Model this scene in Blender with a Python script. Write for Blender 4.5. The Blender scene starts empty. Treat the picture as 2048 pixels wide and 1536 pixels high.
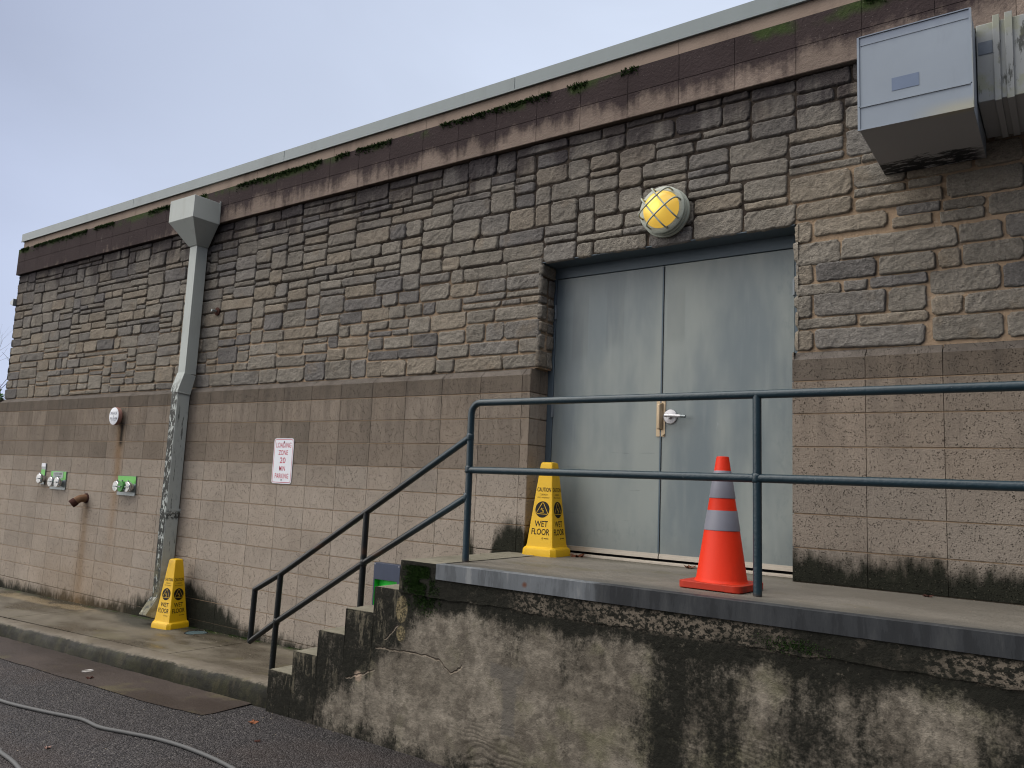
import bpy, math, random
import numpy as np
from mathutils import Vector, Matrix

S = bpy.context.scene
COL = S.collection
R = math.radians
rng = random.Random(11)

# ------------------------------------------------------------------ camera
cam = bpy.data.cameras.new('camera')
camo = bpy.data.objects.new('camera', cam)
COL.objects.link(camo)
S.camera = camo
cam.sensor_width = 36.0
cam.lens = 27.808
cam.clip_start = 0.05
cam.clip_end = 2000
_a = Vector((0.8158, 0.5767, 0.0432))
_b = Vector((0.0369, -0.1269, 0.9912))
_c = _b.cross(_a)                       # forward
yaw, pit, rol = R(35.58176), R(7.20108), R(2.49278)
fwd = Vector((-math.sin(yaw) * math.cos(pit), math.cos(yaw) * math.cos(pit), math.sin(pit)))
rgt = Vector((math.cos(yaw), math.sin(yaw), 0))
upv = rgt.cross(fwd)
r2 = rgt * math.cos(rol) + upv * math.sin(rol)
u2 = upv * math.cos(rol) - rgt * math.sin(rol)
camo.matrix_world = Matrix(((r2.x, u2.x, -fwd.x, 5.9155), (r2.y, u2.y, -fwd.y, -4.9974),
                            (r2.z, u2.z, -fwd.z, -0.7094), (0, 0, 0, 1)))

# ------------------------------------------------------------------ world and sun (overcast)
W = bpy.data.worlds.new('World')
S.world = W
W.use_nodes = True
wt = W.node_tree
wt.nodes.clear()
SUN_EL, SUN_AZ = R(50), R(238)


class G:
    """tiny node-graph writer: floats, tuples and sockets may be mixed"""
    def __init__(self, nt):
        self.nt = nt

    def n(self, t, **kw):
        nd = self.nt.nodes.new(t)
        for k, v in kw.items():
            setattr(nd, k, v)
        return nd

    def put(self, sock, v):
        if isinstance(v, bpy.types.NodeSocket):
            self.nt.links.new(v, sock)
        elif v is not None:
            if isinstance(v, (tuple, list)) and len(v) == 3 and sock.type == 'RGBA':
                v = (*v, 1.0)
            sock.default_value = v

    def m(self, op, a, b=0.0, c=0.0, clamp=False):
        nd = self.n('ShaderNodeMath', operation=op, use_clamp=clamp)
        for i, v in enumerate((a, b, c)):
            self.put(nd.inputs[i], v)
        return nd.outputs[0]

    def add(self, *v):
        r = v[0]
        for x in v[1:]:
            r = self.m('ADD', r, x)
        return r

    def mul(self, *v):
        r = v[0]
        for x in v[1:]:
            r = self.m('MULTIPLY', r, x)
        return r

    def sub(self, a, b):
        return self.m('SUBTRACT', a, b)

    def mx(self, a, b):
        return self.m('MAXIMUM', a, b)

    def mn(self, a, b):
        return self.m('MINIMUM', a, b)

    def inv(self, a):
        return self.m('SUBTRACT', 1.0, a)

    def ss(self, x, lo, hi, t0=0.0, t1=1.0):
        nd = self.n('ShaderNodeMapRange', interpolation_type='SMOOTHSTEP')
        self.put(nd.inputs[0], x)
        self.put(nd.inputs[1], lo)
        self.put(nd.inputs[2], hi)
        self.put(nd.inputs[3], t0)
        self.put(nd.inputs[4], t1)
        return nd.outputs[0]

    def gauss(self, x, c, w):
        d = self.m('DIVIDE', self.sub(x, c), w)
        return self.m('EXPONENT', self.mul(d, d, -1.0))

    def box(self, x, lo, hi, e):
        return self.mul(self.ss(x, lo - e, lo + e), self.ss(x, hi - e, hi + e, 1.0, 0.0))

    def pos(self):
        return self.n('ShaderNodeNewGeometry').outputs['Position']

    def obj(self):
        return self.n('ShaderNodeTexCoord').outputs['Object']

    def xyz(self, v):
        nd = self.n('ShaderNodeSeparateXYZ')
        self.put(nd.inputs[0], v)
        return nd.outputs[0], nd.outputs[1], nd.outputs[2]

    def vec(self, x, y, z):
        nd = self.n('ShaderNodeCombineXYZ')
        for i, v in enumerate((x, y, z)):
            self.put(nd.inputs[i], v)
        return nd.outputs[0]

    def vs(self, v, s, o=(0, 0, 0)):
        nd = self.n('ShaderNodeVectorMath', operation='MULTIPLY_ADD')
        self.put(nd.inputs[0], v)
        nd.inputs[1].default_value = s if isinstance(s, tuple) else (s, s, s)
        nd.inputs[2].default_value = o
        return nd.outputs[0]

    def noise(self, v, scale=1.0, detail=4.0, rough=0.55, dist=0.0, col=False):
        nd = self.n('ShaderNodeTexNoise')
        self.put(nd.inputs['Vector'], v)
        nd.inputs['Scale'].default_value = scale
        nd.inputs['Detail'].default_value = detail
        nd.inputs['Roughness'].default_value = rough
        nd.inputs['Distortion'].default_value = dist
        return nd.outputs[1 if col else 0]

    def voro(self, v, scale, feature='F1', out=0, rand=1.0):
        nd = self.n('ShaderNodeTexVoronoi', feature=feature)
        self.put(nd.inputs['Vector'], v)
        nd.inputs['Scale'].default_value = scale
        nd.inputs['Randomness'].default_value = rand
        return nd.outputs[out]

    def mix(self, f, a, b, mode='MIX'):
        nd = self.n('ShaderNodeMix', data_type='RGBA', blend_type=mode)
        self.put(nd.inputs[0], f)
        self.put(nd.inputs[6], a)
        self.put(nd.inputs[7], b)
        return nd.outputs[2]

    def shade(self, c, k):
        """colour times a float"""
        nd = self.n('ShaderNodeVectorMath', operation='SCALE')
        self.put(nd.inputs[0], c)
        self.put(nd.inputs[3], k)
        return nd.outputs[0]

    def attr(self, name='tone'):
        nd = self.n('ShaderNodeAttribute', attribute_name=name)
        return nd.outputs['Color']

    def rgb(self, c):
        nd = self.n('ShaderNodeRGB')
        nd.outputs[0].default_value = (*c, 1)
        return nd.outputs[0]

    def bump(self, h, dist=0.01, strength=1.0, normal=None):
        nd = self.n('ShaderNodeBump')
        self.put(nd.inputs['Height'], h)
        nd.inputs['Distance'].default_value = dist
        nd.inputs['Strength'].default_value = strength
        if normal is not None:
            self.put(nd.inputs['Normal'], normal)
        return nd.outputs[0]


w = G(wt)
d = w.n('ShaderNodeTexCoord').outputs['Generated']
dx, dy, dz = w.xyz(d)
sky = w.n('ShaderNodeTexSky', sky_type='NISHITA')
sky.sun_disc = False
sky.sun_elevation = SUN_EL
sky.sun_rotation = SUN_AZ
sky.air_density = 1.0
sky.dust_density = 4.0
cl = w.noise(w.vs(d, (2.0, 2.0, 5.0)), 1.1, 4, 0.5, 0.6)
cl2 = w.noise(w.vs(d, (1.2, 1.2, 2.4), (5, 3, 1)), 1.0, 2, 0.5, 0.2)
soft = w.add(w.mul(w.sub(cl, 0.5), 0.26), w.mul(w.sub(cl2, 0.5), 0.20), 1.0)
low = w.ss(dz, 0.46, 0.12, 1.0, 1.22)
grey = w.shade(w.mix(w.m('MULTIPLY_ADD', dy, 1.85, -0.46, True), (0.425, 0.485, 0.655), (0.72, 0.81, 0.985)), low)
side = w.add(w.mul(dx, -0.72), w.mul(dy, -0.69))
bright = w.add(w.mul(w.ss(dz, 0.56, 0.92), 4.3), w.mul(w.ss(side, 0.52, 0.98), w.ss(dy, 0.12, -0.25), 4.2), 1.0)
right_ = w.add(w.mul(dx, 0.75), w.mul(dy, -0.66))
bright = w.mul(bright, w.sub(1.0, w.mul(w.ss(right_, 0.25, 0.75), w.ss(dz, 0.62, 0.22), 0.80)))   # unseen low sky on the right darkened to shade right-hand sides
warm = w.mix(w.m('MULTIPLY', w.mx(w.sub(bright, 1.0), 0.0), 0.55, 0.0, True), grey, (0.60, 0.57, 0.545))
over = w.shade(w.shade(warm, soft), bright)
skyc = w.shade(sky.outputs[0], 0.05)
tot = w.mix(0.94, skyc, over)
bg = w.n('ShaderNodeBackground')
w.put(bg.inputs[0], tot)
bg.inputs[1].default_value = 1.0
wo = w.n('ShaderNodeOutputWorld')
wt.links.new(bg.outputs[0], wo.inputs[0])

sun = bpy.data.lights.new('sun', 'SUN')
sun.energy = 1.5
sun.angle = R(50)
sun.color = (1.0, 0.965, 0.91)
suno = bpy.data.objects.new('sun', sun)
COL.objects.link(suno)
# light arrives from the open side of the yard, a little to the left, high up
sd = Vector((math.sin(SUN_AZ) * math.cos(SUN_EL), math.cos(SUN_AZ) * math.cos(SUN_EL), math.sin(SUN_EL)))
suno.rotation_euler = sd.to_track_quat('Z', 'Y').to_euler()

S.view_settings.view_transform = 'Standard'
S.view_settings.look = 'None'
S.view_settings.exposure = 0.0
S.view_settings.gamma = 1.0
S.cycles.use_denoising = True
S.cycles.denoising_prefilter = 'ACCURATE'
S.cycles.pixel_filter_type = 'BLACKMAN_HARRIS'
S.cycles.filter_width = 1.1
S.cycles.max_bounces = 5


# ------------------------------------------------------------------ object helpers
def tag(o, label=None, cat=None, group=None, kind=None):
    if label:
        o['label'] = label
    if cat:
        o['category'] = cat
    if group:
        o['group'] = group
    if kind:
        o['kind'] = kind
    return o


def empty(name, loc=(0, 0, 0), rz=0.0, label=None, cat=None, group=None):
    o = bpy.data.objects.new(name, None)
    COL.objects.link(o)
    o.location = loc
    o.rotation_euler = (0, 0, rz)
    o.empty_display_size = 0.1
    return tag(o, label, cat, group)


class MB:
    def __init__(self):
        self.v, self.f, self.c = [], [], []

    def verts(self, vs, col=(1, 1, 1)):
        b = len(self.v)
        self.v += [tuple(p) for p in vs]
        self.c += [col] * len(vs)
        return b

    def poly(self, vs, col=(1, 1, 1)):
        b = self.verts(vs, col)
        self.f.append(tuple(range(b, b + len(vs))))

    def box(self, x0, x1, y0, y1, z0, z1, col=(1, 1, 1)):
        b = self.verts([(x0, y0, z0), (x1, y0, z0), (x1, y1, z0), (x0, y1, z0),
                        (x0, y0, z1), (x1, y0, z1), (x1, y1, z1), (x0, y1, z1)], col)
        for q in ((0, 3, 2, 1), (4, 5, 6, 7), (0, 1, 5, 4), (1, 2, 6, 5), (2, 3, 7, 6), (3, 0, 4, 7)):
            self.f.append(tuple(b + i for i in q))

    def hexa(self, p):
        """eight corners, bottom ring then top ring"""
        b = self.verts(p)
        for q in ((0, 3, 2, 1), (4, 5, 6, 7), (0, 1, 5, 4), (1, 2, 6, 5), (2, 3, 7, 6), (3, 0, 4, 7)):
            self.f.append(tuple(b + i for i in q))

    def tube(self, pts, r, n=12, cap=True, col=(1, 1, 1)):
        pts = [Vector(p) for p in pts]
        rr = r if isinstance(r, (list, tuple)) else [r] * len(pts)
        t0 = (pts[1] - pts[0]).normalized()
        ref = Vector((0, 0, 1)) if abs(t0.z) < 0.9 else Vector((1, 0, 0))
        u = t0.cross(ref).normalized()
        rings = []
        for i, p in enumerate(pts):
            if i == 0:
                t = pts[1] - pts[0]
            elif i == len(pts) - 1:
                t = pts[-1] - pts[-2]
            else:
                t = (pts[i + 1] - p).normalized() + (p - pts[i - 1]).normalized()
            t.normalize()
            u = (u - t * u.dot(t)).normalized()
            v = t.cross(u)
            k = 1.0
            if 0 < i < len(pts) - 1:
                ca = (pts[i + 1] - p).normalized().dot((p - pts[i - 1]).normalized())
                k = 1.0 / max(0.6, math.sqrt((1 + ca) / 2))
            rings.append(self.verts([p + (u * math.cos(2 * math.pi * j / n) + v * math.sin(2 * math.pi * j / n)) * rr[i] * (k if n > 8 else 1)
                                     for j in range(n)], col))
        for i in range(len(rings) - 1):
            for j in range(n):
                self.f.append((rings[i] + j, rings[i] + (j + 1) % n, rings[i + 1] + (j + 1) % n, rings[i + 1] + j))
        if cap:
            self.f.append(tuple(rings[0] + j for j in reversed(range(n))))
            self.f.append(tuple(rings[-1] + j for j in range(n)))

    def lathe(self, prof, n=32, M=None, cap0=True, cap1=True):
        """prof: (radius, height) along local +z"""
        M = M or Matrix()
        rings = []
        for r_, h in prof:
            rings.append(self.verts([M @ Vector((r_ * math.cos(2 * math.pi * j / n), r_ * math.sin(2 * math.pi * j / n), h)) for j in range(n)]))
        for i in range(len(rings) - 1):
            for j in range(n):
                self.f.append((rings[i] + j, rings[i] + (j + 1) % n, rings[i + 1] + (j + 1) % n, rings[i + 1] + j))
        if cap0:
            self.f.append(tuple(rings[0] + j for j in reversed(range(n))))
        if cap1:
            self.f.append(tuple(rings[-1] + j for j in range(n)))

    def prism(self, outline, M, h):
        """flat outline (x, y) in the plane of M, thickness h along its z"""
        n = len(outline)
        b = self.verts([M @ Vector((x, y, 0)) for x, y in outline])
        t = self.verts([M @ Vector((x, y, h)) for x, y in outline])
        self.f.append(tuple(b + i for i in reversed(range(n))))
        self.f.append(tuple(t + i for i in range(n)))
        for i in range(n):
            j = (i + 1) % n
            self.f.append((b + i, b + j, t + j, t + i))

    def mesh(self, me, M):
        b = self.verts([M @ v.co for v in me.vertices])
        for p in me.polygons:
            self.f.append(tuple(b + i for i in p.vertices))

    def build(self, name, mat, parent=None, smooth=False, bevel=0.0, seg=2, auto=None):
        me = bpy.data.meshes.new(name)
        me.from_pydata(self.v, [], self.f)
        ca = me.color_attributes.new('tone', 'FLOAT_COLOR', 'POINT')
        arr = np.ones((len(self.v), 4), dtype=np.float32)
        arr[:, :3] = np.array(self.c, dtype=np.float32)
        ca.data.foreach_set('color', arr.ravel())
        if smooth:
            me.polygons.foreach_set('use_smooth', [True] * len(me.polygons))
        me.materials.append(mat)
        me.update()
        o = bpy.data.objects.new(name, me)
        COL.objects.link(o)
        if parent:
            o.parent = parent
        if bevel:
            md = o.modifiers.new('bevel', 'BEVEL')
            md.width = bevel
            md.segments = seg
            md.limit_method = 'ANGLE'
            md.angle_limit = R(35)
            me.polygons.foreach_set('use_smooth', [True] * len(me.polygons))
            md.harden_normals = False
        if auto is not None or bevel:
            try:
                me.set_sharp_from_angle(angle=R(auto or 40))
                if not smooth and not bevel:
                    me.polygons.foreach_set('use_smooth', [True] * len(me.polygons))
            except Exception:
                pass
        return o


def rounded(w_, h_, r, n=6):
    out = []
    for cx, cy, a0 in ((w_ / 2 - r, h_ / 2 - r, 0), (-w_ / 2 + r, h_ / 2 - r, 90), (-w_ / 2 + r, -h_ / 2 + r, 180), (w_ / 2 - r, -h_ / 2 + r, 270)):
        for i in range(n + 1):
            t = R(a0 + 90 * i / n)
            out.append((cx + r * math.cos(t), cy + r * math.sin(t)))
    return out


def circle(cx, cy, r, n=32):
    return [(cx + r * math.cos(2 * math.pi * i / n), cy + r * math.sin(2 * math.pi * i / n)) for i in range(n)]


def text_into(mb, s, w_, h_, M, bold=0.0):
    """letters fitted into a w x h box centred on M"""
    cu = bpy.data.curves.new('t', 'FONT')
    cu.body = s
    cu.offset = bold
    cu.resolution_u = 3
    o = bpy.data.objects.new('t', cu)
    COL.objects.link(o)
    dg = bpy.context.evaluated_depsgraph_get()
    me = bpy.data.meshes.new_from_object(o.evaluated_get(dg))
    xs = [v.co.x for v in me.vertices]
    ys = [v.co.y for v in me.vertices]
    sx = w_ / (max(xs) - min(xs))
    sy = h_ / (max(ys) - min(ys))
    T = M @ Matrix.Diagonal((sx, sy, 1, 1)) @ Matrix.Translation((-(max(xs) + min(xs)) / 2, -(max(ys) + min(ys)) / 2, 0))
    mb.mesh(me, T)
    bpy.data.objects.remove(o)
    bpy.data.curves.remove(cu)
    bpy.data.meshes.remove(me)


def front(x, y, z):
    """plane facing the yard (-y): local x to the right, local y up"""
    return Matrix(((1, 0, 0, x), (0, 0, -1, y), (0, 1, 0, z), (0, 0, 0, 1)))


# ------------------------------------------------------------------ materials
def newmat(name):
    m = bpy.data.materials.new(name)
    m.use_nodes = True
    g = G(m.node_tree)
    bs = m.node_tree.nodes['Principled BSDF']
    return m, g, bs


def fin(g, bs, col, rough=0.6, bump=None, metal=0.0, spec=None):
    g.put(bs.inputs['Base Color'], col)
    g.put(bs.inputs['Roughness'], rough)
    g.put(bs.inputs['Metallic'], metal)
    if spec is None and not isinstance(rough, bpy.types.NodeSocket) and rough >= 0.8:
        spec = 0.06
    if spec is not None:
        g.put(bs.inputs['Specular IOR Level'], spec)
    if bump is not None:
        g.put(bs.inputs['Normal'], bump)


def plain(name, col, rough=0.5, metal=0.0, var=0.12, scale=14.0, bumpd=0.0, streak=False, dirt=None, dirt_amt=0.0, spec=None):
    m, g, bs = newmat(name)
    p = g.pos()
    n = g.noise(g.vs(p, (1, 1, 0.25 if streak else 1)), scale, 5, 0.6)
    c = g.shade(g.rgb(col), g.add(1.0 - var, g.mul(n, 2 * var)))
    if dirt:
        k = g.mul(g.ss(g.noise(g.vs(p, (1, 1, 0.35)), scale * 0.7, 6, 0.65), 0.5, 0.72), dirt_amt)
        c = g.mix(k, c, dirt)
    b = g.bump(g.noise(p, scale * 6, 3), bumpd) if bumpd else None
    fin(g, bs, c, g.add(rough - 0.08, g.mul(n, 0.16)), b, metal, spec if spec is not None else (0.08 if rough >= 0.6 else (0.5 if metal > 0.3 else 0.2)))
    return m


# concrete block
def mat_block():
    m, g, bs = newmat('concrete_block')
    p = g.pos()
    x, y, z = g.xyz(p)
    tone = g.attr()
    n1 = g.noise(p, 5.0, 5, 0.6)
    n2 = g.noise(p, 120.0, 2, 0.5)
    nst = g.noise(g.vs(p, (1, 1, 0.16)), 7.0, 5, 0.65)
    c = g.mix(n1, (0.225, 0.193, 0.160), (0.300, 0.262, 0.220))
    c = g.mix(1.0, c, tone, 'MULTIPLY')
    c = g.shade(c, g.add(0.66, g.mul(n2, 0.68)))
    pits = g.ss(g.voro(p, 88.0), 0.16, 0.36, 1.0, 0.0)
    psel = g.ss(g.noise(p, 26.0, 2), 0.40, 0.62)
    pit = g.mul(pits, psel)
    c = g.shade(c, g.sub(1.06, g.mul(pit, 0.50)))
    # damp run-off from the cap course
    mot = g.noise(g.vs(p, (1, 1, 0.7), (9, 9, 9)), 2.3, 5, 0.6)
    c = g.shade(c, g.add(0.74, g.mul(mot, 0.52)))
    run = g.mul(g.ss(z, -0.85, 0.1), g.ss(nst, 0.42, 0.66), 0.46)
    c = g.mix(run, c, (0.060, 0.052, 0.045))
    # black mildew rising from whatever the wall stands on
    zb = g.mx(g.mul(g.ss(x, 1.9, 2.0), 1.09), 0.0)
    zb = g.add(-2.31, zb, g.mul(g.ss(x, -1.0, -6.5), -0.06))
    hgt = g.sub(z, zb)
    big = g.mul(g.gauss(x, -1.75, 0.75), 0.36)
    rt = g.mul(g.ss(x, 4.0, 4.4), 0.09)
    cor = g.mul(g.gauss(x, 2.42, 0.17), 0.16)
    nl = g.noise(g.vs(p, (3.2, 1, 0.9)), 1.0, 3, 0.6)
    nh = g.noise(g.vs(p, (1, 1, 0.4)), 16.0, 5, 0.7)
    lvl = g.add(-0.045, big, rt, cor, g.mul(nl, 0.26), g.mul(g.sub(nh, 0.5), 0.30))
    lvl = g.sub(lvl, g.mul(g.box(x, 2.05, 2.2, 0.05), 0.3))
    mil = g.ss(g.sub(lvl, hgt), -0.055, 0.09)
    blk = g.mix(g.noise(p, 9.0, 3), (0.0065, 0.0075, 0.006), (0.022, 0.024, 0.017))
    blk = g.mix(g.ss(g.noise(p, 90.0, 2), 0.60, 0.72), blk, (0.06, 0.055, 0.042))
    c = g.mix(g.mul(mil, 0.98), c, blk)
    # rust runs under the alarm bell and under the drain pipe
    wob = g.mul(g.sub(g.noise(g.vs(p, (0.1, 0.1, 3.0)), 1.0, 2), 0.5), 0.10)
    r1 = g.mul(g.gauss(g.add(x, wob), -3.36, 0.085), g.ss(z, -0.20, -0.24), g.ss(z, -2.2, -0.7), g.add(0.35, nst))
    c = g.mix(g.mul(r1, 0.62), c, (0.20, 0.112, 0.045))
    r1b = g.mul(g.gauss(x, -3.345, 0.045), g.box(z, -0.46, -0.19, 0.05))
    c = g.mix(g.mul(r1b, 0.95), c, (0.012, 0.012, 0.011))
    r2_ = g.mul(g.gauss(g.add(x, wob), -3.99, 0.10), g.ss(z, -1.12, -1.2), g.add(0.25, nst))
    c = g.mix(g.mul(r2_, 0.62), c, (0.155, 0.096, 0.048))
    r3 = g.mul(g.gauss(x, -4.0, 0.9), g.ss(z, -1.5, -2.1), g.add(0.1, nst))
    c = g.mix(g.mul(r3, 0.38), c, (0.25, 0.165, 0.085))
    pale = g.mul(g.ss(nst, 0.60, 0.74), g.ss(z, -1.2, -1.7))
    c = g.mix(g.mul(pale, 0.25), c, (0.36, 0.30, 0.23))
    hb = g.add(g.mul(n2, 0.35), g.mul(pit, -1.0), g.mul(g.noise(p, 45.0, 3), 0.35))
    fin(g, bs, c, 0.9, g.bump(hb, 0.010, 1.0))
    return m


def mat_mortar():
    m, g, bs = newmat('mortar')
    p = g.pos()
    x, y, z = g.xyz(p)
    n = g.noise(p, 6.0, 4)
    c = g.mix(n, (0.24, 0.172, 0.112), (0.42, 0.318, 0.222))
    dk = g.mul(g.ss(g.add(z, g.mul(g.sub(g.noise(p, 1.6, 4), 0.5), 1.0), g.mul(g.ss(x, 4.2, 4.6), -0.55)), 0.45, 1.15), 0.92)
    c = g.mix(dk, c, (0.022, 0.020, 0.020))
    zb = g.add(-2.31, g.mul(g.ss(x, 1.9, 2.0), 1.09))
    lw = g.mul(g.ss(g.sub(z, zb), 0.22, 0.02), g.ss(z, 0.0, -0.2))
    c = g.mix(g.mul(lw, 0.9), c, (0.03, 0.03, 0.024))
    pale = g.ss(g.noise(p, 11.0, 5), 0.60, 0.68)
    c = g.mix(g.mul(pale, 0.5, g.inv(dk)), c, (0.42, 0.37, 0.30))
    fin(g, bs, c, 0.92, g.bump(g.noise(p, 60.0, 4), 0.008))
    return m


def mat_stone():
    m, g, bs = newmat('split_stone')
    p = g.pos()
    x, y, z = g.xyz(p)
    tone = g.attr()
    n1 = g.noise(p, 11.0, 6, 0.62)
    n2 = g.noise(p, 70.0, 3, 0.6)
    c = g.shade(tone, g.add(0.60, g.mul(n1, 0.80)))
    c = g.shade(c, g.add(0.50, g.mul(n2, 1.0)))
    tanp = g.ss(g.noise(g.vs(p, 1.0, (3, 0, 9)), 5.0, 4), 0.56, 0.72)
    c = g.mix(g.mul(tanp, 0.30), c, (0.20, 0.155, 0.105))
    dkz = g.ss(g.add(z, g.mul(g.sub(g.noise(p, 1.3, 5, 0.6), 0.5), 1.5)), 1.10, 2.15)
    c = g.mix(g.mul(dkz, 0.55), c, (0.062, 0.057, 0.061))
    drip = g.mul(g.ss(g.add(z, g.mul(g.sub(g.noise(g.vs(p, (1, 1, 0.10)), 5.0, 5, 0.65), 0.5), 1.1)), 1.72, 2.02), 0.72)
    c = g.mix(drip, c, (0.030, 0.025, 0.029))
    lich = g.ss(g.noise(p, 17.0, 6, 0.7), 0.62, 0.70)
    c = g.mix(g.mul(lich, 0.26), c, (0.31, 0.30, 0.28))
    ch = g.noise(g.vs(p, (1.0, 1.0, 1.6)), 30.0, 4, 0.65, 1.8)
    hb = g.add(g.mul(ch, 1.0), g.mul(n2, 0.45))
    fin(g, bs, c, 0.9, g.bump(hb, 0.012, 1.0))
    return m


def mat_band():
    m, g, bs = newmat('stained_block')
    p = g.pos()
    x, y, z = g.xyz(p)
    tone = g.attr()
    nst = g.noise(g.vs(p, (1, 1, 0.12)), 4.2, 6, 0.65)
    nb = g.noise(p, 1.1, 3)
    c = g.mix(g.noise(p, 8.0, 4), (0.165, 0.130, 0.110), (0.235, 0.190, 0.160))
    c = g.mix(1.0, c, tone, 'MULTIPLY')
    lft = g.mul(g.ss(x, -1.5, -4.0), 0.30)
    k = g.add(g.mul(g.ss(z, 2.0, 2.42), 0.55), g.mul(nst, 0.95), g.mul(g.sub(nb, 0.5), 0.7), lft, -0.36)
    k = g.ss(g.add(k, g.mul(g.sub(g.noise(p, 20.0, 5, 0.7), 0.5), 0.35)), 0.12, 0.44)
    dk = g.mix(g.noise(p, 3.0, 3), (0.017, 0.0125, 0.0150), (0.044, 0.033, 0.036))
    c = g.mix(g.mul(k, 0.92), c, dk)
    gr = g.mul(g.ss(g.add(z, g.mul(g.noise(g.vs(p, (1, 1, .4)), 5.0, 5, .7), 0.16)), 2.40, 2.47), g.ss(g.noise(p, 1.9, 3), 0.44, 0.56))
    gcol = g.mix(g.noise(p, 30.0, 3), (0.018, 0.030, 0.010), (0.055, 0.085, 0.026))
    c = g.mix(g.mul(gr, 0.9), c, gcol)
    wh = g.mul(g.ss(g.noise(g.vs(p, (1, 1, 0.2), (4, 0, 1)), 7.0, 5, 0.7), 0.66, 0.74), 0.4)
    c = g.mix(wh, c, (0.30, 0.27, 0.25))
    sp = g.ss(g.voro(p, 26.0), 0.06, 0.12, 1.0, 0.0)
    c = g.mix(g.mul(sp, 0.35), c, (0.22, 0.2, 0.19))
    fin(g, bs, c, 0.9, g.bump(g.noise(p, 55.0, 4, 0.6), 0.008))
    return m


def mat_plinth():
    """smooth course between the band and the metal coping"""
    m, g, bs = newmat('upper_course')
    p = g.pos()
    c = g.mix(g.noise(p, 3.0, 5), (0.205, 0.160, 0.130), (0.310, 0.250, 0.205))
    st = g.ss(g.noise(g.vs(p, (1, 1, 0.2)), 5.0, 5, 0.6), 0.5, 0.75)
    c = g.mix(g.mul(st, 0.5), c, (0.10, 0.078, 0.066))
    fin(g, bs, c, 0.85, g.bump(g.noise(p, 60.0, 3), 0.003))
    return m


def seg_dist(g, x, z, a, b):
    """distance from (x, z) to the segment a-b"""
    ax, az = a
    dx_, dz_ = b[0] - ax, b[1] - az
    L2 = dx_ * dx_ + dz_ * dz_
    px, pz = g.sub(x, ax), g.sub(z, az)
    t = g.m('DIVIDE', g.add(g.mul(px, dx_), g.mul(pz, dz_)), L2, clamp=True)
    ex, ez = g.sub(px, g.mul(t, dx_)), g.sub(pz, g.mul(t, dz_))
    return g.m('SQRT', g.add(g.mul(ex, ex), g.mul(ez, ez)))


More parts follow.
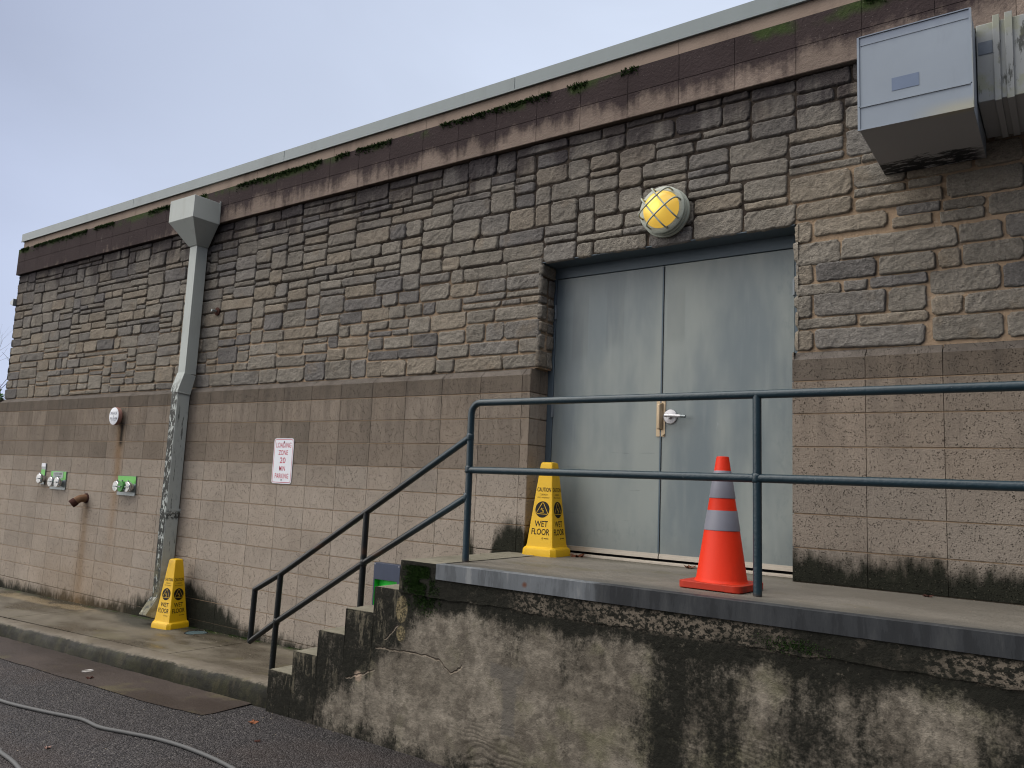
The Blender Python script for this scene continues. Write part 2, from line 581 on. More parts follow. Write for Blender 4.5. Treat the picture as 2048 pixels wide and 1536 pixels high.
def mat_dock_wall():
    m, g, bs = newmat('stained_concrete')
    p = g.pos()
    x, y, z = g.xyz(p)
    nA = g.noise(p, 2.2, 6, 0.62)
    nB = g.noise(g.vs(p, (1, 1, 0.45), (7, 2, 3)), 2.6, 7, 0.66)
    nC = g.noise(p, 24.0, 5, 0.7)
    nD = g.noise(g.vs(p, 1.0, (1, 8, 2)), 7.0, 6, 0.68)
    c = g.mix(g.ss(nA, 0.30, 0.70), (0.150, 0.132, 0.106), (0.255, 0.228, 0.186))
    stri = g.noise(g.vs(p, (1.2, 1, 26.0)), 1.6, 4, 0.6, 0.5)
    c = g.shade(c, g.add(0.78, g.mul(stri, 0.44)))
    c = g.mix(g.ss(g.noise(p, 13.0, 6, 0.7), 0.42, 0.62), g.shade(c, 0.72), c)
    c = g.mix(g.mul(g.ss(nD, 0.48, 0.60), 0.62), c, (0.078, 0.068, 0.055))
    c = g.shade(c, g.add(0.70, g.mul(g.noise(p, 55.0, 4, 0.7), 0.60)))
    c = g.mix(g.mul(g.ss(g.noise(g.vs(p, 1.0, (3, 3, 3)), 3.4, 5), 0.52, 0.70), 0.45), c, (0.115, 0.115, 0.060))
    # plywood grain left by the form boards
    wv = g.n('ShaderNodeTexWave', wave_type='BANDS', bands_direction='Z', wave_profile='SIN')
    g.put(wv.inputs['Vector'], g.vs(p, (0.55, 1, 1)))
    wv.inputs['Scale'].default_value = 10.0
    wv.inputs['Distortion'].default_value = 26.0
    wv.inputs['Detail'].default_value = 2.5
    wv.inputs['Detail Scale'].default_value = 0.42
    grain = wv.outputs[1]
    gm = g.mul(g.ss(z, -1.70, -2.05), g.ss(g.noise(p, 1.4, 3), 0.44, 0.60), g.ss(x, 2.1, 2.5))
    c = g.shade(c, g.sub(1.0, g.mul(g.ss(grain, 0.60, 0.12), gm, 0.42)))
    # black growth: under the ledge, along the stair, and the bay to the right
    top = g.add(g.mul(g.ss(z, -1.56, -1.43), 0.30), g.mul(g.ss(z, -1.95, -1.45), 0.08))
    rt = g.mul(g.ss(g.add(x, g.mul(g.sub(nA, 0.5), 0.35)), 4.0, 4.3), 0.055)
    rt = g.add(rt, g.mul(g.gauss(x, 4.86, 0.14), 0.13), g.mul(g.gauss(x, 5.72, 0.12), 0.20), g.mul(g.ss(z, -1.62, -1.85), g.ss(x, 4.1, 4.5), 0.10))
    col = g.mul(g.gauss(x, 4.18, 0.085), 0.24)
    nV = g.noise(g.vs(p, (1, 1, 0.14), (4, 1, 8)), 6.5, 5, 0.62)
    nE = g.noise(p, 75.0, 4, 0.7)
    base = g.mul(g.ss(z, -2.20, -2.40), 0.22)
    dg = g.sub(g.add(z, 2.38), g.mul(g.sub(x, 1.13), 0.70))
    stair = g.mul(g.ss(dg, -0.36, -0.16), g.ss(x, 2.80, 2.30), g.ss(dg, 0.30, 0.02, 0.62, 1.0), 0.36)
    bias = g.add(top, rt, col, base, stair)
    clean = g.mul(g.gauss(x, 2.95, 0.75), g.box(z, -2.25, -1.55, 0.15), 0.10)
    k = g.ss(g.sub(g.add(g.mul(nB, 0.85), bias, g.mul(g.sub(nV, 0.5), 0.72), g.mul(g.sub(nC, 0.5), 0.50), g.mul(g.sub(nE, 0.5), 0.40), 0.075), clean), 0.49, 0.83)
    dk = g.mix(g.noise(p, 40.0, 4, 0.7), (0.006, 0.0065, 0.0058), (0.026, 0.026, 0.021))
    fl = g.ss(g.noise(g.vs(p, (1, 1, 0.8), (6, 6, 1)), 60.0, 3, 0.7), 0.60, 0.70)
    dk = g.mix(g.mul(fl, g.ss(g.noise(p, 4.0, 3), 0.42, 0.60), 0.40), dk, (0.13, 0.115, 0.09))
    c = g.mix(g.mul(k, 0.985), c, dk)
    # pale crumbling scale on the ledge
    led = g.mul(g.box(z, -1.43, -1.325, 0.02), g.ss(x, 3.0, 3.5), g.ss(g.noise(g.vs(p, (1, 1, 1.3)), 38.0, 4, 0.7), 0.46, 0.56), g.ss(g.noise(p, 1.7, 3), 0.38, 0.50))
    c = g.mix(g.mul(led, 0.62), c, (0.21, 0.178, 0.140))
    # grey trowelled repair
    wx = g.add(x, g.mul(g.sub(g.noise(p, 6.0, 4), 0.5), 0.10))
    wz = g.add(z, g.mul(g.sub(g.noise(p, 5.0, 4), 0.5), 0.10))
    pt = g.mx(g.mul(g.box(wx, 3.10, 3.34, 0.012), g.box(wz, -1.83, -1.745, 0.012)),
              g.mul(g.box(wx, 3.19, 3.28, 0.012), g.box(wz, -2.14, -1.80, 0.012)))
    c = g.mix(g.mul(pt, 0.85), c, (0.112, 0.103, 0.090))
    # pale crust on the stair side
    spx, spz = g.m('DIVIDE', g.sub(x, 2.38), 0.05), g.m('DIVIDE', g.sub(z, -1.53), 0.085)
    ov = g.ss(g.add(g.mul(spx, spx), g.mul(spz, spz)), 1.15, 0.75)
    sp2, sz2 = g.m('DIVIDE', g.sub(x, 2.385), 0.04), g.m('DIVIDE', g.sub(z, -1.68), 0.05)
    ov = g.mx(ov, g.ss(g.add(g.mul(sp2, sp2), g.mul(sz2, sz2)), 1.15, 0.75))
    lc = g.mix(g.ss(g.noise(p, 75.0, 3), 0.4, 0.62), (0.06, 0.052, 0.034), (0.23, 0.19, 0.11))
    c = g.mix(g.mul(ov, 0.85), c, lc)
    vs_ = g.mul(g.ss(g.noise(g.vs(p, (1, 1, 0.3), (2, 2, 5)), 15.0, 6, .72), 0.53, 0.60), g.ss(x, 2.6, 2.2), g.ss(dg, -0.30, 0.0))
    c = g.mix(g.mul(vs_, 0.55), c, g.mix(nC, (0.09, 0.085, 0.055), (0.20, 0.175, 0.135)))
    # cracks
    jx = g.add(x, g.mul(g.sub(g.noise(p, 22.0, 3), 0.5), 0.035))
    jz = g.add(z, g.mul(g.sub(g.noise(g.vs(p, 1.0, (5, 5, 5)), 22.0, 3), 0.5), 0.035))
    pl = [[(2.174, -1.797), (2.513, -1.784), (2.705, -1.787), (2.809, -1.857), (2.89, -1.798)],
          [(2.25, -1.73), (2.35, -1.64)], [(1.921, -2.031), (2.028, -1.998), (2.173, -1.934)]]
    dm = None
    for q in pl:
        for a, b in zip(q, q[1:]):
            s_ = seg_dist(g, jx, jz, a, b)
            dm = s_ if dm is None else g.mn(dm, s_)
    c = g.mix(g.mul(g.ss(dm, 0.009, 0.003), 0.6), c, (0.24, 0.20, 0.155))
    c = g.mix(g.mul(g.ss(dm, 0.003, 0.0008), 0.45), c, (0.03, 0.027, 0.024))
    spt = g.add(g.mul(g.sub(jx, 2.03), g.sub(jx, 2.03)), g.mul(g.sub(jz, -2.0), g.sub(jz, -2.0)))
    c = g.mix(g.mul(g.ss(spt, 0.0018, 0.0003), 0.7), c, (0.34, 0.26, 0.20))
    nz_ = g.xyz(g.n('ShaderNodeNewGeometry').outputs['True Normal'])[2]
    tread = g.mix(g.noise(p, 14.0, 5), (0.105, 0.100, 0.072), (0.235, 0.220, 0.180))
    c = g.mix(g.ss(nz_, 0.80, 0.95), c, tread)
    hb = g.add(g.mul(nC, 0.8), g.mul(grain, gm, 0.12), g.mul(nD, 0.8), g.mul(g.ss(dm, 0.008, 0.0), -0.8))
    fin(g, bs, c, 0.9, g.bump(hb, 0.014, 0.9), 0.0, 0.05)
    return m


def mat_slab(name, c0, c1, wet=0.5):
    m, g, bs = newmat(name)
    p = g.pos()
    x, y, z = g.xyz(p)
    n = g.noise(p, 3.0, 6, 0.62)
    nb = g.noise(g.vs(p, (0.55, 1.1, 1), (3, 1, 7)), 1.6, 5, 0.6)
    c = g.mix(n, c0, c1)
    c = g.shade(c, g.add(0.80, g.mul(g.noise(p, 90.0, 3), 0.40)))
    wt_ = g.mul(g.ss(nb, 0.36, 0.60), wet)
    c = g.mix(g.mul(wt_, 0.75), c, (c0[0] * .38, c0[1] * .36, c0[2] * .33))
    mg = g.mul(g.ss(g.noise(p, 2.1, 5, 0.65), 0.54, 0.68), 0.40)
    c = g.mix(mg, c, (0.085, 0.075, 0.032))
    sp = g.ss(g.voro(p, 45.0), 0.05, 0.11, 1.0, 0.0)
    c = g.mix(g.mul(sp, g.ss(g.noise(p, 9.0, 3), 0.52, 0.62), 0.7), c, (0.33, 0.30, 0.26))
    rough = g.add(0.74, g.mul(wt_, -0.52), g.mul(g.sub(g.noise(p, 30.0, 3), 0.5), 0.2))
    fin(g, bs, c, rough, g.bump(g.noise(p, 70.0, 4, 0.65), 0.004, 0.8), 0.0, 0.28)
    return m, g, bs, c


def mat_sidewalk():
    m, g, bs, c = mat_slab('sidewalk_concrete', (0.078, 0.068, 0.050), (0.145, 0.127, 0.096), 0.95)
    p = g.pos()
    x, y, z = g.xyz(p)
    wob = g.mul(g.sub(g.noise(p, 2.5, 4), 0.5), 0.35)
    # black water stain at the foot of the wall, broad under the downspout
    reach = g.add(0.05, g.mul(g.gauss(x, -2.0, 0.7), 0.36), wob)
    k = g.mul(g.ss(g.add(y, reach), -0.10, 0.10), 0.85)
    c2 = g.mix(k, c, (0.030, 0.030, 0.022))
    lay = g.mul(g.box(g.add(y, g.mul(wob, 0.4)), -0.30, -0.10, 0.03), g.ss(x, -2.9, -3.4), g.ss(g.noise(g.vs(p, (0.8, 1, 1)), 2.0, 3), 0.42, 0.52))
    c2 = g.mix(g.mul(lay, 0.45), c2, (0.27, 0.21, 0.125))
    grn = g.mul(g.ss(y, -0.10, -0.02), g.ss(g.noise(p, 7.0, 4), 0.50, 0.60))
    c2 = g.mix(g.mul(grn, 0.8), c2, (0.030, 0.050, 0.012))
    g.put(bs.inputs['Base Color'], c2)
    return m


def mat_kerb():
    m, g, bs, c = mat_slab('kerb_concrete', (0.115, 0.102, 0.082), (0.195, 0.172, 0.138), 0.6)
    p = g.pos()
    x, y, z = g.xyz(p)
    nz = g.xyz(g.n('ShaderNodeNewGeometry').outputs['Normal'])[2]
    face = g.ss(g.add(nz, g.mul(g.sub(g.noise(p, 30.0, 5, 0.7), 0.5), 0.7)), 0.98, 0.70)
    n = g.noise(p, 11.0, 6, 0.7)
    mm = g.mix(g.ss(n, 0.35, 0.72), (0.003, 0.0036, 0.0024), (0.020, 0.021, 0.009))
    pale = g.ss(g.noise(g.vs(p, (1, 1, 0.4), (2, 0, 0)), 9.0, 5, .7), 0.52, 0.66)
    mm = g.mix(g.mul(pale, 0.45), mm, (0.048, 0.042, 0.024))
    c2 = g.mix(g.mul(face, 0.96), c, mm)
    g.put(bs.inputs['Base Color'], c2)
    g.put(bs.inputs['Roughness'], 0.9)
    g.put(bs.inputs['Specular IOR Level'], 0.1)
    return m


def mat_dock_top():
    m, g, bs, c = mat_slab('dock_concrete', (0.120, 0.111, 0.093), (0.182, 0.169, 0.146), 0.4)
    p = g.pos()
    x, y, z = g.xyz(p)
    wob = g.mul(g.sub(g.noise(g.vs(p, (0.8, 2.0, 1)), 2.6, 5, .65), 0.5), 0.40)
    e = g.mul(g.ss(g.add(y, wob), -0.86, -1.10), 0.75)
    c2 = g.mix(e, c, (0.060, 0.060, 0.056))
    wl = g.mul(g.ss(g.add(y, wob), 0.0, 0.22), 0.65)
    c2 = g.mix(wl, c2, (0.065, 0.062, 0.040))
    g.put(bs.inputs['Base Color'], c2)
    return m


def mat_asphalt():
    m, g, bs = newmat('asphalt')
    p = g.pos()
    v = g.voro(p, 105.0, out=1)
    vf = g.voro(p, 105.0)
    sx_, sy_, sz_ = g.xyz(v)
    c = g.mix(g.ss(sx_, 0.1, 0.95), (0.012, 0.0115, 0.0125), (0.058, 0.054, 0.0555))
    c = g.mix(g.ss(sy_, 0.92, 0.97), c, (0.100, 0.095, 0.090))
    n = g.noise(p, 1.3, 5, 0.6)
    c = g.shade(c, g.add(0.68, g.mul(n, 0.62)))
    c = g.mix(g.mul(g.ss(g.noise(p, 0.9, 4), 0.48, 0.66), 0.35), c, (0.050, 0.036, 0.030))
    hb = g.add(g.mul(vf, -1.0), g.mul(g.noise(p, 60.0, 3), 0.5))
    rough = g.add(0.42, g.mul(n, 0.30))
    fin(g, bs, c, rough, g.bump(hb, 0.012, 0.9), 0.0, 0.16)
    return m


def mat_gutter():
    m, g, bs, c = mat_slab('gutter_concrete', (0.026, 0.0185, 0.015), (0.050, 0.037, 0.030), 0.55)
    return m


def mat_door():
    m, g, bs = newmat('door_paint')
    p = g.pos()
    x, y, z = g.xyz(p)
    big = g.noise(g.vs(p, (1.6, 1, 0.45)), 1.5, 4, 0.55)
    c = g.mix(g.ss(big, 0.34, 0.66), (0.125, 0.158, 0.172), (0.232, 0.262, 0.250))
    # painted-over notices
    for a, b, e, f, s_ in ((2.72, 2.86, 0.30, 0.78, 0.86), (3.02, 3.17, 0.35, 0.80, 0.90), (3.52, 3.66, 0.28, 0.66, 0.88), (2.66, 2.82, 0.20, 0.66, 0.93)):
        c = g.shade(c, g.sub(1.0, g.mul(g.box(x, a, b, 0.006), g.box(g.add(z, g.mul(x, -0.12)), e - .35, f - .35, 0.06), 1.0 - s_)))
    edge = g.mul(g.ss(g.noise(g.vs(p, (1, 1, .5)), 18.0, 5, .7), 0.5, 0.68), g.mx(g.ss(x, 4.15, 4.43), g.ss(z, -0.75, -1.2)), 0.45)
    c = g.mix(edge, c, (0.115, 0.150, 0.165))
    # scuffs: short near-level scratches
    sc = g.noise(g.vs(p, (3.0, 1, 60.0)), 1.0, 3, 0.6, 0.4)
    sm = g.mul(g.ss(sc, 0.685, 0.72), g.box(z, -1.0, 0.0, 0.2), g.ss(g.noise(p, 3.2, 3), 0.5, 0.62))
    c = g.mix(g.mul(sm, 0.6), c, (0.075, 0.090, 0.100))
    sc2 = g.noise(g.vs(p, (24.0, 1, 6.0), (3, 3, 3)), 1.0, 4, 0.7)
    c = g.mix(g.mul(g.ss(sc2, 0.67, 0.72), g.ss(g.noise(p, 2.0, 3), 0.48, 0.6), 0.35), c, (0.30, 0.33, 0.33))
    dr = g.mul(g.ss(g.noise(g.vs(p, (1, 1, 0.07)), 22.0, 4), 0.55, 0.75), 0.10)
    c = g.mix(dr, c, (0.31, 0.34, 0.335))
    low_ = g.mul(g.ss(g.add(z, g.mul(g.noise(p, 6.0, 4), 0.3)), -0.75, -1.12), 0.4)
    c = g.mix(low_, c, (0.105, 0.118, 0.118))
    fin(g, bs, c, g.add(0.34, g.mul(big, 0.18)), g.bump(g.noise(g.vs(p, (1, 1, .6)), 2.6, 3), 0.03, 0.28), 0.0, 0.35)
    return m


DZ_ = -1.222


def mat_rail():
    m, g, bs = newmat('rail_paint')
    p = g.pos()
    x, y, z = g.xyz(p)
    n = g.noise(p, 9.0, 5, 0.65)
    c = g.mix(g.ss(x, 1.9, 2.66), (0.0065, 0.0085, 0.009), (0.012, 0.029, 0.040))
    c = g.shade(c, g.add(0.72, g.mul(n, 0.56)))
    c = g.mix(g.mul(g.ss(g.noise(p, 26.0, 5, 0.7), 0.64, 0.70), 0.7), c, (0.020, 0.020, 0.020))
    c = g.mix(g.mul(g.ss(g.noise(g.vs(p, 1, (3, 1, 4)), 21.0, 5, 0.7), 0.67, 0.72), 0.5), c, (0.22, 0.24, 0.24))
    c = g.mix(g.mul(g.ss(g.add(z, g.mul(n, 0.05)), DZ_ + 0.055, DZ_ + 0.015), g.ss(z, DZ_ - 0.04, DZ_ - 0.02), 0.8), c, (0.045, 0.024, 0.014))
    fin(g, bs, c, g.add(0.22, g.mul(n, 0.22)), g.bump(g.noise(p, 60.0, 3), 0.002), 0.0, 0.4)
    return m


def mat_steel():
    m, g, bs = newmat('edge_steel')
    p = g.pos()
    x, y, z = g.xyz(p)
    st = g.noise(g.vs(p, (1, 1, 0.18)), 9.0, 6, 0.7)
    n = g.noise(p, 3.0, 5, 0.6)
    c = g.mix(n, (0.080, 0.090, 0.099), (0.150, 0.163, 0.177))
    c = g.mix(g.mul(g.ss(st, 0.54, 0.66), 0.5), c, (0.26, 0.27, 0.27))
    dkm = g.add(g.mul(g.ss(g.add(x, g.mul(g.sub(st, .5), .5)), 3.72, 3.86), 0.85), g.mul(g.ss(st, 0.52, 0.40), 0.35))
    c = g.mix(g.mn(dkm, 0.92), c, g.mix(st, (0.0095, 0.0105, 0.012), (0.026, 0.028, 0.031)))
    rs = g.add(g.mul(g.sub(x, 3.33), g.sub(x, 3.33)), g.mul(g.sub(z, -1.275), g.sub(z, -1.275)))
    c = g.mix(g.mul(g.ss(g.add(rs, g.mul(g.sub(n, .5), .002)), 0.0007, 0.0001), .9), c, (0.10, 0.035, 0.015))
    fin(g, bs, c, g.add(0.42, g.mul(st, 0.3)), g.bump(st, 0.003), 0.0, 0.12)
    return m


def mat_white_metal(name, base, grime, blk=None):
    """painted sheet metal with streaky grime"""
    m, g, bs = newmat(name)
    p = g.pos()
    x, y, z = g.xyz(p)
    st = g.noise(g.vs(p, (1, 1, 0.22)), 8.0, 6, 0.68)
    n = g.noise(p, 2.4, 4)
    c = g.shade(g.rgb(base), g.add(0.88, g.mul(n, 0.24)))
    c = g.mix(g.mul(g.ss(st, 0.52, 0.74), 0.45), c, grime)
    if blk:
        c = blk(g, p, x, y, z, c)
    fin(g, bs, c, 0.5, g.bump(g.noise(p, 3.0, 2), 0.01, 0.25), 0.0, 0.15)
    return m


def spout_black(g, p, x, y, z, c):
    # peeling and black growth on the yard-facing side of the lower pipe
    nzx = g.xyz(g.n('ShaderNodeNewGeometry').outputs['True Normal'])[0]
    side = g.ss(nzx, 0.5, 0.2)
    n = g.noise(g.vs(p, (1, 1, 0.5)), 26.0, 6, 0.72)
    nl = g.noise(g.vs(p, (1, 1, 0.4)), 4.0, 3)
    lowz = g.ss(g.add(z, g.mul(g.sub(nl, 0.5), 0.6)), 0.35, -0.05)
    deep = g.ss(z, -0.9, -1.7)
    k = g.mul(g.ss(g.add(n, g.mul(side, 0.125), g.mul(deep, 0.05), g.mul(g.sub(nl, 0.5), 0.25)), 0.56, 0.60), lowz, g.add(0.14, g.mul(side, 0.84)))
    k2 = g.mul(g.ss(g.noise(g.vs(p, (1, 1, 0.12), (1, 1, 1)), 22.0, 5, .7), 0.60, 0.66), g.ss(z, 0.2, -0.2), g.inv(side), 0.75)
    sep = g.mul(g.box(z, -1.24, -1.155, 0.02), g.ss(g.noise(p, 40.0, 4), 0.46, 0.56), 0.85)
    c = g.mix(g.mx(g.mx(k, k2), sep), c, (0.020, 0.022, 0.020))
    yl = g.mul(g.ss(z, -1.5, -2.0), g.ss(g.noise(p, 14.0, 4), 0.40, 0.60), 0.6)
    return g.mix(yl, c, (0.20, 0.185, 0.11))


def duct_black(g, p, x, y, z, c):
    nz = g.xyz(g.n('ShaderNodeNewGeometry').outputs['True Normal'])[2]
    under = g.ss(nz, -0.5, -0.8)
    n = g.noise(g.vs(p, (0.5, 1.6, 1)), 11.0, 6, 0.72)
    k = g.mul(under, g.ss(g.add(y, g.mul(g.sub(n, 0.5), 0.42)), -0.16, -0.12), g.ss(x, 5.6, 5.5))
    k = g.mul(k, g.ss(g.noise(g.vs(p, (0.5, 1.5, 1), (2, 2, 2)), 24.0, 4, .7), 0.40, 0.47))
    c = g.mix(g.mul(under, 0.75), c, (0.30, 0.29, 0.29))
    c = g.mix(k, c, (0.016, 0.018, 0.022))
    fr = g.ss(y, -0.60, -0.66)
    tp = g.mul(fr, g.ss(g.add(z, g.mul(g.noise(g.vs(p, (1, 1, .3)), 16.0, 4), 0.08)), 1.735, 1.80), 0.65)
    c = g.mix(tp, c, (0.17, 0.20, 0.26))
    yb = g.mul(fr, g.ss(z, 1.33, 1.26), g.ss(x, 5.25, 5.5), 0.5)
    c = g.mix(yb, c, (0.36, 0.33, 0.20))
    arm = g.mul(g.ss(x, 5.565, 5.575), g.inv(under))
    ng = g.noise(g.vs(p, (1, 1, 0.22)), 18.0, 6, 0.7)
    c = g.mix(g.mul(arm, 0.45), c, (0.30, 0.29, 0.24))
    c = g.mix(g.mul(arm, g.ss(ng, 0.54, 0.62), 0.85), c, (0.028, 0.030, 0.026))
    c = g.mix(g.mul(arm, g.ss(g.noise(p, 7.0, 4), 0.5, 0.62), 0.4), c, (0.22, 0.23, 0.11))
    return c


M_block, M_mortar, M_stone, M_band, M_plinth = mat_block(), mat_mortar(), mat_stone(), mat_band(), mat_plinth()
M_dockwall, M_side, M_kerb, M_docktop = mat_dock_wall(), mat_sidewalk(), mat_kerb(), mat_dock_top()
M_asph, M_gut, M_door, M_rail, M_steel = mat_asphalt(), mat_gutter(), mat_door(), mat_rail(), mat_steel()
M_frame = plain('frame_paint', (0.085, 0.115, 0.140), 0.4, 0, 0.12, 10)
M_hinge = plain('hinge_metal', (0.20, 0.23, 0.25), 0.4, 0.3)
M_coping = plain('coping_metal', (0.205, 0.240, 0.248), 0.45, 0.0, 0.10, 5, streak=True, dirt=(0.16, 0.185, 0.185), dirt_amt=0.5)
M_spout = mat_white_metal('downspout_paint', (0.380, 0.415, 0.400), (0.30, 0.32, 0.29), spout_black)
M_duct = mat_white_metal('duct_paint', (0.235, 0.275, 0.325), (0.19, 0.215, 0.25), duct_black)
M_alu = plain('aluminium', (0.45, 0.41, 0.35), 0.38, 0.35, 0.12, 20)
M_brass = plain('worn_brass', (0.40, 0.31, 0.20), 0.35, 0.35, 0.2, 16)
M_nickel = plain('satin_nickel', (0.46, 0.46, 0.48), 0.33, 0.5, 0.08, 20)
M_dark = plain('dark_gap', (0.012, 0.012, 0.013), 0.7)
M_yel = plain('yellow_plastic', (0.62, 0.375, 0.009), 0.42, 0, 0.05, 12, 0.0008, dirt=(0.30, 0.19, 0.020), dirt_amt=0.35, spec=0.3)
M_black = plain('black_ink', (0.010, 0.010, 0.010), 0.5, spec=0.15)
M_org = plain('orange_plastic', (0.60, 0.026, 0.005), 0.5, 0, 0.06, 7, 0.0008, dirt=(0.22, 0.022, 0.010), dirt_amt=0.35, spec=0.2)
M_orgd = plain('orange_rubber', (0.36, 0.026, 0.010), 0.5, 0, 0.18, 12, dirt=(0.10, 0.03, 0.02), dirt_amt=0.5, spec=0.25)
M_refl = plain('reflective_collar', (0.18, 0.185, 0.22), 0.38, 0.0, 0.06, 20)
M_sign = plain('sign_white', (0.66, 0.69, 0.74), 0.35, 0, 0.04, 8)
M_red = plain('sign_red', (0.42, 0.035, 0.075), 0.4)
M_rust = plain('rusty_iron', (0.060, 0.028, 0.022), 0.8, 0, 0.4, 24, 0.004)
M_rustp = plain('rusty_pipe', (0.17, 0.10, 0.060), 0.7, 0, 0.35, 24, 0.003)
M_green = plain('panel_green', (0.120, 0.420, 0.085), 0.35, 0, 0.10, 10)  # green of the panels on the inlet plates
M_greend = plain('cap_green_reflection', (0.045, 0.200, 0.042), 0.3, 0.2, 0.2, 30)  # green reflection on one chrome inlet cap, put in as base colour
M_greenb = plain('bright_green', (0.030, 0.640, 0.060), 0.3, 0, 0.35, 12, streak=True)
M_chrome = plain('chrome', (0.55, 0.57, 0.58), 0.16, 0.95, 0.2, 30)
M_plate = plain('plate_metal', (0.20, 0.23, 0.24), 0.35, 0.6, 0.2, 12)
M_slate = plain('slate_metal', (0.052, 0.064, 0.098), 0.42, 0.25, 0.22, 18, streak=True)
M_label = plain('faded_label', (0.130, 0.170, 0.250), 0.5, 0, 0.10, 12)
M_labeld = plain('grey_label', (0.12, 0.145, 0.18), 0.5, 0, 0.25, 30)
M_bellr = plain('bell_side', (0.26, 0.145, 0.12), 0.45, 0, 0.2, 14)
M_lampw = plain('lamp_housing', (0.36, 0.39, 0.34), 0.4, 0, 0.12, 14)
M_cable = plain('cable_sheath', (0.080, 0.082, 0.083), 0.55, 0, 0.14, 12, spec=0.2)
M_leaf = plain('dead_leaf', (0.120, 0.048, 0.027), 0.6, 0, 0.3, 60)
M_leafd = plain('dark_leaf', (0.048, 0.021, 0.016), 0.6, 0, 0.3, 60)
M_bark = plain('bark', (0.085, 0.075, 0.070), 0.9, 0, 0.2, 5)
M_bush = plain('bush_leaf', (0.050, 0.150, 0.022), 0.6, 0, 0.4, 3)
M_moss = plain('moss', (0.020, 0.043, 0.010), 0.9, 0, 0.55, 30)
M_roof = plain('roof_membrane', (0.2, 0.2, 0.2), 0.8)
M_disc = plain('tin_lid', (0.30, 0.29, 0.28), 0.35, 0.5, 0.2, 40)
M_water = plain('drain_lid', (0.10, 0.145, 0.155), 0.08, 0.2, 0.3, 30)


def mat_globe():
    m, g, bs = newmat('lit_globe')
    o = g.obj()
    x, y, z = g.xyz(o)
    dd = g.add(g.mul(g.add(x, 0.022), g.add(x, 0.022)), g.mul(g.sub(z, 0.010), g.sub(z, 0.010)))
    hot = g.m('EXPONENT', g.mul(dd, -230.0))
    c = g.mix(hot, (0.80, 0.47, 0.060), (1.0, 0.82, 0.14))
    fin(g, bs, (0.40, 0.29, 0.075), 0.25, None, 0.0, 0.3)
    g.put(bs.inputs['Emission Color'], c)
    g.put(bs.inputs['Emission Strength'], g.add(0.62, g.mul(hot, 0.60)))
    return m


M_globe = mat_globe()

# ------------------------------------------------------------------ heights
def zg(x):                     # yard
    return -2.385 + 0.021 * min(0.0, max(x, -16.0) - 1.5)


def z_wall(x):                 # sidewalk against the wall
    return -2.27 + 0.017 * (min(x, 1.2) - 1.0)


def z_kerb(x):                 # sidewalk at the kerb
    return -2.235 + 0.0285 * (min(max(x, -14), 1.2) - 1.0)


def y_kerb(x):
    return -1.10 + 0.0155 * (min(x, 1.2) - 1.0)


def z_side(x, y):
    t = min(1.0, max(0.0, y / y_kerb(x)))
    return z_wall(x) * (1 - t) + z_kerb(x) * t


DZ = -1.222                    # dock top

# ------------------------------------------------------------------ ground
mb = MB()
xs_ = [-300, -60, -16, -8, -3, 1.5, 12, 60, 300]
ys_ = [-300, -60, -20, -8, -3, -0.5, 8, 60, 300]
idx = {}
for i, x in enumerate(xs_):
    for j, y in enumerate(ys_):
        idx[i, j] = len(mb.v)
        mb.verts([(x, y, zg(x))])
for i in range(len(xs_) - 1):
    for j in range(len(ys_) - 1):
        mb.f.append((idx[i, j], idx[i + 1, j], idx[i + 1, j + 1], idx[i, j + 1]))
tag(mb.build('asphalt_yard', M_asph), kind='structure')

# concrete gutter strip with a ragged outer edge
mb = MB()
out, inn = [], []
rg = random.Random(5)
xx = -15.0
while xx < 0.90:
    ye = -1.565 - 0.012 * min(0, xx) * 0 + (0.05 * (0.9 - xx) / 3 if xx > -3 else 0.065)*-1 + rg.uniform(-0.006, 0.006)
    if xx > 0.35:
        ye += 0.05 * (xx - 0.35) / 0.55
    out.append((xx, ye, zg(xx) + 0.005))
    inn.append((xx, y_kerb(xx) + 0.05, zg(xx) + 0.012))
    xx += 0.10
out.append((0.92, -1.44, zg(0.92) + 0.005))
inn.append((0.92, -0.98, zg(0.92) + 0.012))
for i in range(len(out) - 1):
    mb.poly([out[i], out[i + 1], inn[i + 1], inn[i]])
tag(mb.build('gutter', M_gut), kind='structure')

# sidewalk slabs (with open joints) and the rounded kerb
mb = MB()
KW = 0.20
joints = [-14.0, -10.2, -6.4, -3.45, -0.50, 1.14]
for a, b in zip(joints, joints[1:]):
    a += 0.005
    b -= 0.005
    n = 6
    for k in range(n):
        x0, x1 = a + (b - a) * k / n, a + (b - a) * (k + 1) / n
        for t0, t1 in ((0.0, 0.5), (0.5, 1.0)):
            q = []
            for x, t in ((x0, t1), (x1, t1), (x1, t0), (x0, t0)):
                y = 0.12 + (y_kerb(x) + KW + 0.004 - 0.12) * t
                q.append((x, y, z_side(x, y)))
            mb.poly(q)
    for x in (a, b):
        q = [(x, 0.12, z_side(x, 0.12)), (x, y_kerb(x) + KW, z_side(x, y_kerb(x) + KW)), (x, y_kerb(x) + KW, -2.7), (x, 0.12, -2.7)]
        mb.poly(q)
mb.poly([(x, y, z_side(x, y) - 0.012) for x, y in ((-14, y_kerb(-14) + KW), (1.14, y_kerb(1.14) + KW), (1.14, 0.1), (-14, 0.1))], (0.2, 0.2, 0.2))
tag(mb.build('sidewalk', M_side), kind='structure')

